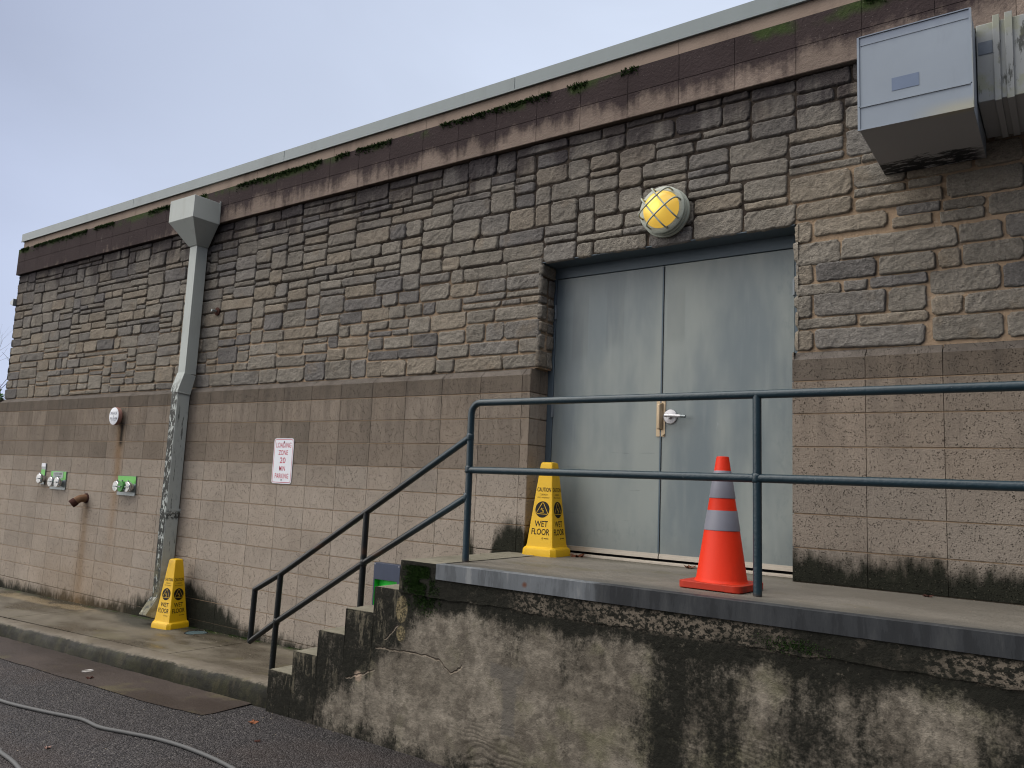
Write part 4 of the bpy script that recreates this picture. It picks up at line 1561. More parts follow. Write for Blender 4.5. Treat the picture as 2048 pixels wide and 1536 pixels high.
rpart('lower_handrail', [(2.662, YR, -0.806), (1.752, YR, -1.312), (0.856, YR, -1.836), (0.553, YR, -2.028)])
rpart('end_post', [(0.566, YR, -1.618), (0.556, YR, -2.035)])
rpart('stair_post', [(0.862, YR, -1.475), (0.842, YR, z_side(0.84, YR) - 0.01)])
rpart('stair_post', [(1.752, YR, -0.955), (1.747, YR, SZ[2] - 0.01)])
for p, dr_ in (((0.856, YR, -1.836), 1), ((1.752, YR, -1.312), 1), ((2.662, YR, -0.806), 1), ((2.664, YR, -0.416), 1), ((2.667, YR, ZM), 1), ((4.566, YR, ZM + .002), 1)):
    mb = MB()
    q = Vector(p) - Vector(RL.location)
    mb.lathe([(0.012, -0.028), (0.0235, -0.024), (0.0262, -0.010), (0.0262, 0.010), (0.0235, 0.024), (0.012, 0.028)], 16, Matrix.Translation(q))
    mb.build('weld_joint', M_rail, RL, smooth=True)

# ------------------------------------------------------------------ downspout
DS = empty('downspout', (-2.05, -0.05, -2.3), 0, 'pale grey downspout with a wide collector box, its lower length streaked black', 'downspout')
o3 = Vector(DS.location)


def dsp(name, mb, mat=M_spout, **kw):
    mb.v = [tuple(Vector(p) - o3) for p in mb.v]
    return mb.build(name, mat, DS, **kw)


mb = MB()
hx0, hx1, hy0, hz0, hz1 = -2.232, -1.764, -0.318, 2.012, 2.258
px0, px1, py0, py1 = -2.100, -1.967, -0.112, 0.022
mb.hexa([(hx0, hy0, hz0), (hx1, hy0, hz0), (hx1, 0.005, hz0), (hx0, 0.005, hz0), (hx0, hy0, hz1), (hx1, hy0, hz1), (hx1, 0.005, hz1), (hx0, 0.005, hz1)])
mb.hexa([(px0 - .012, py0 - .012, 1.775), (px1 + .012, py0 - .012, 1.775), (px1 + .012, py1, 1.775), (px0 - .012, py1, 1.775), (hx0 + .001, hy0 + .001, hz0 + 0.001), (hx1 - .001, hy0 + .001, hz0 + 0.001), (hx1 - .001, 0.004, hz0 + 0.001), (hx0 + .001, 0.004, hz0 + 0.001)])
mb.box(hx1 - 0.004, hx1 + 0.002, -0.012, 0.008, hz0, hz1 + 0.02)
dsp('collector_box', mb, bevel=0.003)
mb = MB()
mb.box(px0, px1, py0, py1, 0.335, 1.80)
for k, (sx, sz) in enumerate(((px1 + .0005, 1.745), (px1 + .0005, 1.742))):
    mb.lathe([(0.005, 0), (0.005, 0.003)], 8, Matrix.Translation((sx, -0.07 + 0.045 * k, sz)) @ Matrix.Rotation(R(90), 4, 'Y'))
dsp('upper_pipe', mb, bevel=0.004)
lx0, lx1, ly0, ly1 = -2.108, -1.990, -0.158, -0.012
mb = MB()
mb.hexa([(lx0 - .003, ly0 - .010, 0.165), (lx1 + .010, ly0 - .010, 0.140), (lx1 + .010, ly1, 0.115), (lx0 - .003, ly1, 0.140),
         (px0 - .004, py0 - .006, 0.345), (px1 + .006, py0 - .006, 0.345), (px1 + .006, py1 - .002, 0.320), (px0 - .004, py1 - .002, 0.320)])
mb.hexa([(lx0 - .004, ly0 - .012, 0.130), (lx1 + .011, ly0 - .012, 0.118), (lx1 + .011, ly1, 0.105), (lx0 - .004, ly1, 0.13),
         (lx0 - .0035, ly0 - .0115, 0.166), (lx1 + .0105, ly0 - .0115, 0.141), (lx1 + .0105, ly1, 0.116), (lx0 - .0035, ly1, 0.141)])
dsp('elbow', mb, bevel=0.003)
mb = MB()
mb.box(lx0, lx1, ly0, ly1, -2.06, 0.128)
dsp('lower_pipe', mb, bevel=0.004)
mb = MB()
mb.box(lx0 - .004, lx1 + .004, ly0 - .004, ly1 + .006, -1.178, -1.128)
mb.box(lx1 + .004, lx1 + .010, ly0 + .02, 0.002, -1.178, -1.128)
for yy in (-0.11, -0.065, -0.025):
    mb.lathe([(0.006, 0), (0.006, 0.004)], 8, Matrix.Translation((lx1 + .0098, yy, -1.153)) @ Matrix.Rotation(R(90), 4, 'Y'))
dsp('strap', mb, bevel=0.0015)
mb = MB()
mb.hexa([(lx0 - .004, -0.285, -2.222), (lx1 + .004, -0.285, -2.222), (lx1 + .004, -0.175, -2.262), (lx0 - .004, -0.175, -2.262),
         (lx0 - .004, ly0 - .012, -2.05), (lx1 + .004, ly0 - .012, -2.05), (lx1 + .004, ly1, -2.075), (lx0 - .004, ly1, -2.075)])
dsp('outlet', mb, bevel=0.003)

# ------------------------------------------------------------------ duct
DU = empty('ventilation_duct', (5.3, 0.0, 1.25), 0, 'white sheet metal ventilation duct boxed out from the stone wall high on the right', 'duct')
o3d = Vector(DU.location)


def dup_(name, mb, mat=M_duct, **kw):
    mb.v = [tuple(Vector(p) - o3d) for p in mb.v]
    return mb.build(name, mat, DU, **kw)


mb = MB()
mb.box(5.035, 5.567, -0.670, 0.045, 1.253, 1.776)
dup_('end_box', mb, bevel=0.003)
mb = MB()
mb.box(5.036, 5.566, -0.676, -0.6702, 1.375, 1.382)
mb.box(5.046, 5.556, -0.673, -0.6702, 1.728, 1.732)
mb.box(5.030, 5.041, -0.676, -0.662, 1.248, 1.780)
mb.box(5.561, 5.572, -0.676, -0.662, 1.248, 1.780)
mb.box(5.041, 5.561, -0.676, -0.662, 1.7765, 1.782)
mb.box(5.041, 5.561, -0.676, -0.662, 1.2475, 1.2528)
dup_('seam', mb)
mb = MB()
mb.box(5.199, 5.328, -0.6722, -0.6704, 1.432, 1.503)
dup_('sticker', mb, M_label)
mb = MB()
mb.box(5.572, 9.0, -0.452, 0.042, 1.366, 1.795)
dup_('duct_arm', mb, bevel=0.003)
for xa, xb in ((5.648, 5.678), (5.702, 5.735), (6.9, 6.93)):
    mb = MB()
    mb.box(xa, xb, -0.468, 0.04, 1.352, 1.822)
    dup_('flange', mb, bevel=0.002)
mb = MB()
mb.box(5.580, 5.645, -0.4545, -0.4525, 1.625, 1.695)
dup_('patch', mb, M_labeld)

# ------------------------------------------------------------------ wall lamp
LA = empty('bulkhead_lamp', (3.607, 0.035, 1.25), 0, 'lit round bulkhead lamp with a wire cage glowing yellow above the doors', 'lamp')
F0 = Matrix(((1, 0, 0, 0), (0, 0, -1, 0), (0, 1, 0, 0), (0, 0, 0, 1)))
mb = MB()
mb.lathe([(0.150, -0.02), (0.176, 0.0), (0.180, 0.012), (0.178, 0.026), (0.160, 0.030), (0.158, 0.040), (0.172, 0.044), (0.172, 0.060), (0.158, 0.062), (0.157, 0.070),
          (0.168, 0.074), (0.170, 0.088), (0.160, 0.098), (0.136, 0.099), (0.134, 0.085)], 48, F0)
mb.build('housing', M_lampw, LA, auto=50)
mb = MB()
prof = [(0.136, 0.080)] + [(0.134 * math.cos(R(t)) ** 0.8 if t < 89 else 0.002, 0.086 + 0.100 * math.sin(R(t))) for t in (5, 15, 25, 35, 45, 55, 65, 74, 82, 87, 89.5)]
mb.lathe(prof, 48, F0)
mb.build('globe', M_globe, LA, smooth=True)
for ang, off in ((38, 0.050), (38, -0.050), (-52, 0.050), (-52, -0.050)):
    mb = MB()
    ca_, sa_ = math.cos(R(ang)), math.sin(R(ang))
    half = math.sqrt(0.152 ** 2 - off ** 2)
    pts = []
    for k in range(17):
        t = -1 + 2 * k / 16
        s_ = half * math.sin(t * math.pi / 2)
        rr = math.sqrt(s_ * s_ + off * off) / 0.152
        hgt = 0.094 + 0.105 * math.sqrt(max(0, 1 - (abs(t)) ** 2.6)) * (1.0 if ang > 0 else 0.94)
        pts.append(F0 @ Vector((s_ * ca_ - off * sa_, s_ * sa_ + off * ca_, hgt)))
    mb.tube(pts, 0.0062, 8)
    mb.build('cage_wire', M_lampw, LA, smooth=True)
for ang in (20, 110, 200, 290):
    mb = MB()
    mb.lathe([(0.006, 0.097), (0.006, 0.103)], 8, F0 @ Matrix.Translation((0.148 * math.cos(R(ang)), 0.148 * math.sin(R(ang)), 0)))
    mb.build('screw', M_rust, LA)
mb = MB()
mb.prism([(-0.012, -0.02), (0.014, -0.014), (0.010, 0.008), (0.018, 0.022), (0.002, 0.026), (-0.010, 0.008)], F0 @ Matrix.Translation((-0.015, 0.080, 0.158)) @ Matrix.Rotation(R(-38), 4, 'X'), 0.003)
mb.build('caught_leaf', M_leafd, LA)

# ------------------------------------------------------------------ loading-zone sign
SG = empty('parking_sign', (-0.342, -0.004, -0.583), 0, 'white metal sign with red border and red loading zone lettering on the block wall', 'sign')
mb = MB()
mb.prism(rounded(0.292, 0.436, 0.030), F0, 0.0025)
mb.build('panel', M_sign, SG, auto=30)


def ring(mb, w_, h_, r, t, M, h=0.0006):
    a, b = rounded(w_, h_, r), rounded(w_ - 2 * t, h_ - 2 * t, max(0.001, r - t))
    n = len(a)
    ia = mb.verts([M @ Vector((x, y, h)) for x, y in a])
    ib = mb.verts([M @ Vector((x, y, h)) for x, y in b])
    for i in range(n):
        j = (i + 1) % n
        mb.f.append((ia + i, ia + j, ib + j, ib + i))


FS = F0 @ Matrix.Translation((0, 0, 0.0025))
mb = MB()
ring(mb, 0.274, 0.418, 0.024, 0.0055, FS)
mb.build('border', M_red, SG)
mb = MB()
for s_, w_, h_, t in (('LOADING', 0.222, 0.050, .150), ('ZONE', 0.140, 0.047, .316), ('20', 0.084, 0.056, .487), ('MIN', 0.086, 0.046, .667), ('PARKING', 0.200, 0.048, .832)):
    text_into(mb, s_, w_, h_, FS @ Matrix.Translation((0, 0.218 - 0.436 * t, 0.0006)), 0.008)
mb.build('lettering', M_red, SG)
for zz in (0.183, -0.183):
    mb = MB()
    mb.lathe([(0.007, 0), (0.007, 0.003), (0.003, 0.006)], 10, FS @ Matrix.Translation((0.006 if zz > 0 else 0, zz, 0)))
    mb.build('bolt', M_rust, SG)

# ------------------------------------------------------------------ sprinkler bell
BE = empty('alarm_bell', (-3.405, 0.0, -0.112), 0, 'round white faced fire alarm bell with dull red rim, rust run below it', 'alarm bell')
mb = MB()
mb.lathe([(0.045, 0.0), (0.045, 0.025), (0.095, 0.028), (0.108, 0.040), (0.108, 0.070), (0.103, 0.082)], 40, F0)
mb.build('gong', M_bellr, BE, auto=40)
mb = MB()
mb.lathe([(0.1035, 0.0815), (0.1035, 0.084), (0.099, 0.0855)], 40, F0)
mb.build('face_plate', M_sign, BE, auto=40)
mb = MB()
FB = F0 @ Matrix.Translation((0, 0, 0.0862))
text_into(mb, 'SPRINKLER', 0.150, 0.028, FB @ Matrix.Translation((0, 0.032, 0)), 0.01)
text_into(mb, 'FIRE ALARM', 0.160, 0.022, FB @ Matrix.Translation((0, -0.026, 0)), 0.01)
text_into(mb, '2', 0.018, 0.030, FB @ Matrix.Translation((0, 0.002, 0)), 0.01)
text_into(mb, 'CALL FIRE DEPT', 0.115, 0.012, FB @ Matrix.Translation((0, -0.056, 0)))
mb.poly([FB @ Vector(p) for p in ((-0.085, 0.0515, 0), (0.085, 0.0515, 0), (0.085, 0.0495, 0), (-0.085, 0.0495, 0))])
mb.poly([FB @ Vector(p) for p in ((-0.088, -0.0405, 0), (0.088, -0.0405, 0), (0.088, -0.0425, 0), (-0.088, -0.0425, 0))])
mb.build('lettering', plain('navy_ink', (0.03, 0.05, 0.10), 0.5), BE)


# ------------------------------------------------------------------ fire department inlets
def valve(par, x, z, r=0.062, L=0.078, cap=M_chrome):
    mb = MB()
    T = F0 @ Matrix.Translation((x, z, 0))
    mb.lathe([(r * .72, 0.0), (r * .72, L * .45), (r * .98, L * .5), (r * .98, L * .66), (r * .86, L * .68)], 24, T)
    vb = mb.build('valve', M_chrome, par, auto=40)
    mb = MB()
    mb.lathe([(r * .9, L * .68), (r, L * .72), (r, L * .94), (r * .93, L)], 24, T)
    mb.build('cap', cap, vb, auto=40)
    mb = MB()
    mb.box(-0.028 + x, 0.028 + x, -L - 0.012, -L - 0.0005, z - 0.006, z + 0.006)
    mb.build('grip_bar', M_plate, vb)
    for k in (0, 1, 2):
        mb = MB()
        a = R(90 + 120 * k)
        mb.lathe([(0.010, L * .74), (0.010, L * .92)], 10, T @ Matrix.Translation((r * 1.06 * math.cos(a), r * 1.06 * math.sin(a), 0)))
        mb.build('lug', M_plate, vb)


I1 = empty('fire_inlet', (-5.165, -0.001, -0.835), 0, 'small single capped fire inlet on a narrow plate, leftmost of the three', 'fire inlet', 'fire inlets on the block wall')
mb = MB()
mb.box(-0.055, 0.055, -0.010, 0, -0.145, 0.13)
mb.build('plate', M_plate, I1, bevel=0.002)
mb = MB()
mb.box(-0.052, 0.052, -0.0125, -0.0102, -0.035, 0.050)
mb.build('green_panel', M_green, I1)
mb = MB()
mb.box(-0.054, 0.054, -0.0150, -0.0102, 0.088, 0.132)
mb.build('tag_plate', M_sign, I1)
valve(I1, 0.035, -0.068, 0.064)
I2 = empty('fire_inlet', (-4.745, -0.001, -0.913), 0, 'chrome twin capped fire inlet with a grey legend plate on green', 'fire inlet', 'fire inlets on the block wall')
mb = MB()
mb.prism(rounded(0.405, 0.232, 0.015), F0, 0.010)
mb.build('plate', M_plate, I2, auto=30)
mb = MB()
mb.box(-0.198, 0.198, -0.0125, -0.0102, 0.010, 0.112)
mb.build('green_panel', M_green, I2)
mb = MB()
mb.box(-0.130, 0.130, -0.0150, -0.0127, 0.034, 0.106)
lp = mb.build('legend_plate', M_plate, I2)
mb = MB()
text_into(mb, 'AUTO SPKR', 0.20, 0.026, F0 @ Matrix.Translation((0, 0.082, 0.0154)), 0.01)
text_into(mb, 'STANDPIPE', 0.17, 0.015, F0 @ Matrix.Translation((0, 0.051, 0.0154)), 0.005)
mb.build('lettering', M_black, lp)
valve(I2, -0.070, -0.022, 0.064)
valve(I2, 0.100, -0.022, 0.064)
I3 = empty('fire_inlet', (-3.100, -0.001, -0.922), 0, 'chrome fire inlet with three caps in a row, nearest to the downspout', 'fire inlet', 'fire inlets on the block wall')
mb = MB()
mb.prism(rounded(0.39, 0.224, 0.004), F0, 0.010)
mb.build('plate', M_plate, I3, auto=30)
mb = MB()
mb.box(-0.192, 0.192, -0.0125, -0.0102, 0.028, 0.110)
mb.build('green_panel', M_green, I3)
valve(I3, -0.070, -0.010, 0.062, 0.105)
valve(I3, 0.035, -0.010, 0.062, 0.105, M_greend)
valve(I3, 0.140, -0.010, 0.060, 0.085)

# drain pipe stub, stone bolt
ST = empty('drain_pipe', (-4.0, 0.0, -1.108), 0, 'rusty drain elbow poking out of the block wall above a brown streak', 'pipe')
mb = MB()
mb.lathe([(0.062, 0.0), (0.062, 0.010), (0.045, 0.014)], 24, F0)
mb.build('flange', M_rust, ST, auto=40)
mb = MB()
mb.tube([(0, -0.008, 0), (0, -0.04, 0.0), (-0.003, -0.070, -0.004), (-0.010, -0.095, -0.018), (-0.020, -0.115, -0.036)], 0.046, 16)
mb.build('elbow', M_rustp, ST, auto=50)
mb = MB()
mb.tube([(-0.019, -0.113, -0.034), (-0.038, -0.158, -0.076)], 0.051, 16, cap=False)
mb.tube([(-0.024, -0.125, -0.045), (-0.0378, -0.1576, -0.0756)], 0.043, 16)
mb.build('spigot', M_rust, ST, auto=50)
BO = empty('wall_plug', (-1.700, 0.045, 1.028), 0, 'small dark red pipe plug in the stone wall beside the downspout', 'pipe plug')
mb = MB()
mb.lathe([(0.045, 0.0), (0.045, 0.014), (0.030, 0.018), (0.026, 0.022)], 20, F0)
mb.build('flange', M_rust, BO, auto=40)
mb = MB()
mb.tube([(0, -0.018, 0), (-0.004, -0.075, 0.002)], 0.013, 10)
mb.build('pin', M_plate, BO)

# ------------------------------------------------------------------ step light box
EB = empty('wall_box', (1.178, -0.002, -1.60), 0, 'slate blue metal wall box with a bright green recess behind the steps', 'wall box')
mb = MB()
W2 = 0.150
mb.box(-W2, W2, -0.058, 0, 0.045, 0.182)
mb.box(-W2, -W2 + 0.014, -0.058, 0, -0.24, 0.045)
mb.box(W2 - 0.030, W2, -0.058, 0, -0.24, 0.045)
mb.box(-W2, W2, -0.058, 0, -0.262, -0.24)
mb.build('housing', M_slate, EB, bevel=0.002)
mb = MB()
mb.poly([(-W2 + .014, -0.006, -0.24), (W2 - .030, -0.006, -0.24), (W2 - .030, -0.030, 0.045), (-W2 + .014, -0.006, 0.045)])
mb.poly([(-W2 + .0142, -0.055, -0.24), (-W2 + .0142, -0.006, -0.24), (-W2 + .0142, -0.006, 0.045), (-W2 + .0142, -0.055, 0.045)])
mb.build('green_liner', M_greenb, EB)
for sx in (-1, 1):
    mb = MB()
    mb.lathe([(0.005, 0.058), (0.005, 0.061)], 8, F0 @ Matrix.Translation((sx * (W2 - .012), 0.170, 0)))
    mb.build('screw', M_nickel, EB)

# ------------------------------------------------------------------ yellow wet-floor cones
def limb(mb, pts, w_, M):
    for (x0, y0), (x1, y1) in zip(pts, pts[1:]):
        dx_, dy_ = x1 - x0, y1 - y0
        L = math.hypot(dx_, dy_)
        nx, ny_ = -dy_ / L * w_ / 2, dx_ / L * w_ / 2
        ex, ey = dx_ / L * w_ * .35, dy_ / L * w_ * .35
        mb.poly([M @ Vector(p) for p in ((x0 - ex + nx, y0 - ey + ny_, 0), (x0 - ex - nx, y0 - ey - ny_, 0), (x1 + ex - nx, y1 + ey - ny_, 0), (x1 + ex + nx, y1 + ey + ny_, 0))])


def wet_cone():
    root = empty('wet_floor_cone')
    B2, b0, t0, z0, z1 = 0.142, 0.110, 0.049, 0.062, 0.678
    mb = MB()

    def rr(h, z, c):
        r = min(c, h * 0.9)
        return [(h - r, -h, z), (h, -h + r, z), (h, h - r, z), (h - r, h, z), (-h + r, h, z), (-h, h - r, z), (-h, -h + r, z), (-h + r, -h, z)]
    rings = [rr(B2, 0.0, .03), rr(B2 * .985, 0.040, .03), rr(B2 * .95, 0.052, .028), rr(b0 + .014, 0.058, .012), rr(b0 + .003, 0.066, .006),
             rr(b0 - .0015, 0.085, .004), rr(t0 + 0.0035, 0.640, .004), rr(t0, 0.672, .005), rr(t0 - .004, 0.682, .006), rr(t0 - .012, 0.686, .008)]
    ids = [mb.verts(q) for q in rings]
    for a, b in zip(ids, ids[1:]):
        for j in range(8):
            mb.f.append((a + j, a + (j + 1) % 8, b + (j + 1) % 8, b + j))
    mb.f.append(tuple(ids[-1] + j for j in range(8)))
    mb.build('body', M_yel, root, auto=28)
    # faces: half width at height z, slope
    sl = (b0 - .0015 - (t0 + .0035)) / (0.640 - 0.085)
    hw = lambda z: b0 - .0015 - sl * (z - 0.085)
    th = math.atan(sl)
    for q in range(4):
        Q = Matrix.Rotation(R(90 * q), 4, 'Z')

        def at(z, x=0.0, lift=0.0008):
            return Q @ Matrix.Translation((x, -hw(z), z)) @ Matrix.Rotation(-th, 4, 'X') @ F0 @ Matrix.Translation((0, 0, lift))
        mb = MB()
        text_into(mb, 'CAUTION', 0.116, 0.031, at(0.482), 0.014)
        text_into(mb, 'CUIDADO', 0.066, 0.0125, at(0.445))
        text_into(mb, 'PISO MOJADO', 0.100, 0.0125, at(0.422))
        text_into(mb, 'WET', 0.112, 0.043, at(0.232), 0.014)
        text_into(mb, 'FLOOR', 0.152, 0.045, at(0.174), 0.014)
        T = at(0.127)
        ring(mb, 0.013, 0.013, 0.0064, 0.003, T @ Matrix.Translation((0.020, 0, 0)), 0)
        for k in range(6):
            x_ = 0.034 + k * 0.0065
            mb.poly([T @ Vector(p) for p in ((x_, -0.003, 0), (x_ + .005, -0.003, 0), (x_ + .005, 0.003, 0), (x_, 0.003, 0))])
        mb.build('lettering', M_black, root)
        mb = MB()
        T = at(0.336)
        mb.poly([T @ Vector((x, y, 0)) for x, y in circle(0, 0, 0.060, 40)])
        disc = mb.build('warning_disc', M_black, root)
        mb = MB()
        T = at(0.336, 0, 0.0014)
        tri, tin = [], []
        for k in range(3):
            a = R(90 + 120 * k)
            for e in range(-3, 4):
                b_ = a + R(20 * e)
                tri.append((0.043 * math.cos(a) + 0.0105 * math.cos(b_), 0.043 * math.sin(a) + 0.0105 * math.sin(b_) - 0.003))
                tin.append((0.0425 * math.cos(a) + 0.0072 * math.cos(b_), 0.0425 * math.sin(a) + 0.0072 * math.sin(b_) - 0.003))
        ia = mb.verts([T @ Vector((x, y, 0)) for x, y in tri])
        ib = mb.verts([T @ Vector((x, y, 0)) for x, y in tin])
        for k in range(len(tri)):
            j = (k + 1) % len(tri)
            mb.f.append((ia + k, ia + j, ib + j, ib + k))
        T = T @ Matrix.Translation((0, -0.004, 0)) @ Matrix.Diagonal((0.74, 0.74, 1, 1))
        mb.poly([T @ Vector((x, y, 0)) for x, y in circle(-0.011, 0.016, 0.0042, 14)])
        limb(mb, [(-0.008, 0.012), (0.002, -0.004)], 0.0065, T)
        limb(mb, [(0.002, -0.004), (0.014, -0.003), (0.018, -0.015)], 0.0042, T)
        limb(mb, [(0.001, -0.004), (0.008, -0.014), (0.014, -0.020)], 0.0042, T)
        limb(mb, [(-0.008, 0.011), (-0.017, 0.006), (-0.014, -0.004)], 0.0030, T)
        limb(mb, [(-0.006, 0.011), (0.004, 0.012), (0.008, 0.019)], 0.0030, T)
        limb(mb, [(-0.020, -0.0245), (0.020, -0.0245)], 0.0028, T)
        mb.build('pictogram', M_yel, disc)
    return root


def copy_tree(o, parent=None):
    c = o.copy()
    COL.objects.link(c)
    c.parent = parent
    for ch in list(o.children):
        copy_tree(ch, c)
    return c


C1 = wet_cone()
tag(C1, 'yellow wet floor cone on the dock beside the door opening', 'wet floor cone', 'yellow wet floor cones')
C1.location = (2.682, 0.055, DZ)
C1.rotation_euler = (0, 0, R(3.0))
C2 = copy_tree(C1)
C2['label'] = 'yellow wet floor cone on the wet sidewalk in front of the downspout'
C2.location = (-1.735, -0.150, z_side(-1.735, -0.15) + 0.001)
C2.rotation_euler = (0, 0, R(8))

# ------------------------------------------------------------------ orange cone
OC = empty('traffic_cone', (4.322, -0.735, DZ + 0.001), R(-3), 'bright orange traffic cone with two grey reflective collars on the dock edge', 'traffic cone')
mb = MB()
mb.prism(rounded(0.356, 0.356, 0.045), Matrix.Translation((0, 0, 0.004)), 0.034)
for sx in (-1, 1):
    for sy in (-1, 1):
        mb.prism(rounded(0.09, 0.09, 0.02), Matrix.Translation((sx * .125, sy * .125, 0)), 0.005)
mb.build('base', M_orgd, OC, bevel=0.008, seg=3)
r0, r1, zt = 0.136, 0.0335, 0.712
rad = lambda z: r0 + (r1 - r0) * (z - 0.045) / (zt - 0.045)
mb = MB()
mb.lathe([(0.150, 0.036), (0.143, 0.040), (rad(0.055), 0.055), (rad(0.705), 0.705), (rad(.705) - .003, 0.712), (0.024, 0.713), (0.022, 0.66)], 64)
mb.build('body', M_org, OC, auto=40)
for za, zb_ in ((0.310, 0.418), (0.484, 0.634)):
    mb = MB()
    mb.lathe([(rad(za) + .0004, za), (rad(za) + .0022, za + .002), (rad(zb_) + .0022, zb_ - .002), (rad(zb_) + .0004, zb_)], 64, None, False, False)
    mb.build('collar', M_refl, OC, auto=40)


# ------------------------------------------------------------------ cables
def spline(pts, n=10):
    pts = [Vector(p) for p in pts]
    P_ = [pts[0] * 2 - pts[1]] + pts + [pts[-1] * 2 - pts[-2]]
    out_ = []
    for i in range(1, len(P_) - 2):
        for k in range(n):
            t = k / n
            a, b, c_, d_ = P_[i - 1:i + 3]
            out_.append(0.5 * ((2 * b) + (c_ - a) * t + (2 * a - 5 * b + 4 * c_ - d_) * t * t + (3 * b - a - 3 * c_ + d_) * t ** 3))
    out_.append(pts[-1])
    return out_


def cable(pts, label, r=0.0118):
    mb = MB()
    mb.tube(spline([(x, y, zg(x) + r) for x, y in pts]), r, 12)
    o = mb.build('cable', M_cable, None, smooth=True)
    return tag(o, label, 'cable', 'grey cables on the asphalt')


cable([(-3.2, -2.35), (-2.2, -2.24), (-1.2, -2.235), (-0.64, -2.235), (-0.32, -2.225), (0.07, -2.165), (0.32, -2.115), (0.46, -2.098), (0.69, -2.112), (0.93, -2.062),
       (1.19, -2.012), (1.52, -1.995), (1.95, -2.02), (2.5, -2.14), (3.1, -2.4), (4.0, -2.9)], 'long grey cable snaking across the wet asphalt')
cable([(-2.0, -2.80), (-0.4, -2.74), (0.60, -2.712), (0.74, -2.722), (1.2, -2.80), (2.2, -3.1), (3.4, -3.7)], 'second grey cable just showing at the near edge of the asphalt')


# ------------------------------------------------------------------ leaves and litter
def leaf(x, y, z, s, rz, mat, label, curl=0.3):
    ol = [(0, -0.5), (0.10, -0.30), (0.34, -0.36), (0.24, -0.12), (0.46, 0.06), (0.20, 0.14), (0.24, 0.36), (0.06, 0.26), (0, 0.52),
          (-0.08, 0.26), (-0.28, 0.34), (-0.20, 0.12), (-0.44, 0.02), (-0.22, -0.14), (-0.30, -0.38), (-0.08, -0.30)]
    mb = MB()
    def lift(px, py):
        return s * (curl * (px * px + 0.6 * py * py) + 0.08 * math.sin(px * 9 + py * 5)) + 0.004
    top_ = mb.verts([(px * s, py * s, lift(px, py)) for px, py in ol] + [(0, 0, 0.004)])
    bot_ = mb.verts([(px * s, py * s, lift(px, py) - 0.0015) for px, py in ol] + [(0, 0, 0.0025)])
    n = len(ol)
    for i in range(n):
        j = (i + 1) % n
        mb.f.append((top_ + i, top_ + j, top_ + n))
        mb.f.append((bot_ + j, bot_ + i, bot_ + n))
        mb.f.append((bot_ + i, bot_ + j, top_ + j, top_ + i))
    o = mb.build('leaf', mat)
    o.location = (x, y, z)
    o.rotation_euler = (0, 0, rz)
    return tag(o, label, 'leaf', 'fallen leaves')


leaf(1.30, -1.385, zg(1.3), 0.085, 1.1, plain('orange_leaf', (0.150, 0.058, 0.028), 0.6), 'orange brown leaf on the asphalt by the foot of the steps', 0.10)
leaf(-0.70, -1.475, zg(-.7) + .005, 0.075, 0.5, M_leafd, 'dark red leaf on the gutter concrete beside the round metal lid', 0.35)
leaf(0.83, -2.50, zg(.8), 0.045, 0.2, plain('pink_leaf', (0.24, 0.155, 0.13), 0.6), 'small curled pale brown leaf on the asphalt below the long cable', 0.9)
leaf(2.885, 0.165, DZ, 0.13, 2.0, M_leaf, 'ragged brown leaf at the door sill beside the yellow cone', 0.35)
leaf(3.765, 0.165, DZ, 0.10, 0.6, M_leaf, 'curled brown leaf at the door sill behind the orange cone', 0.7)
leaf(5.23, -0.055, DZ, 0.060, 0.9, M_leafd, 'small dark leaf at the foot of the right-hand block wall', 0.4)
leaf(1.65, -1.62, zg(1.6), 0.045, 2.2, M_leafd, 'tiny dark leaf on the asphalt close under the dock wall', 0.2)

mb = MB()
mb.lathe([(0.046, 0.0), (0.047, 0.006), (0.040, 0.0085), (0.034, 0.005), (0.004, 0.004)], 28)
o = tag(mb.build('tin_lid', M_disc, None, auto=30), 'small round metal lid lying on the brown gutter concrete', 'lid')
o.location = (-0.945, -1.370, zg(-.945) + 0.006)
DC = empty('drain_cover', (-1.255, -0.165, z_side(-1.255, -0.165)), 0, 'round drain cover with a dark rim set in the sidewalk beside the yellow cone', 'drain cover')
mb = MB()
mb.lathe([(0.098, 0.001), (0.104, 0.004), (0.112, 0.001)], 40, None, False, False)
mb.build('rim', M_dark, DC, smooth=True)
mb = MB()
mb.lathe([(0.0985, -0.004), (0.0985, 0.0015), (0.03, 0.0012)], 40)
mb.build('lid', M_water, DC, auto=30)

# litter chips and bits of grit
gr = random.Random(17)
mb = MB()


def chip(x, y, z, s):
    a = [gr.uniform(0, 6.28) for _ in range(1)][0]
    q = []
    for k in range(5):
        t = a + k * 1.256
        q.append((x + s * math.cos(t) * gr.uniform(.5, 1), y + s * math.sin(t) * gr.uniform(.5, 1), z + 0.0005))
    top_ = (x, y, z + s * 0.6)
    b = mb.verts(q + [top_])
    for k in range(5):
        mb.f.append((b + k, b + (k + 1) % 5, b + 5))


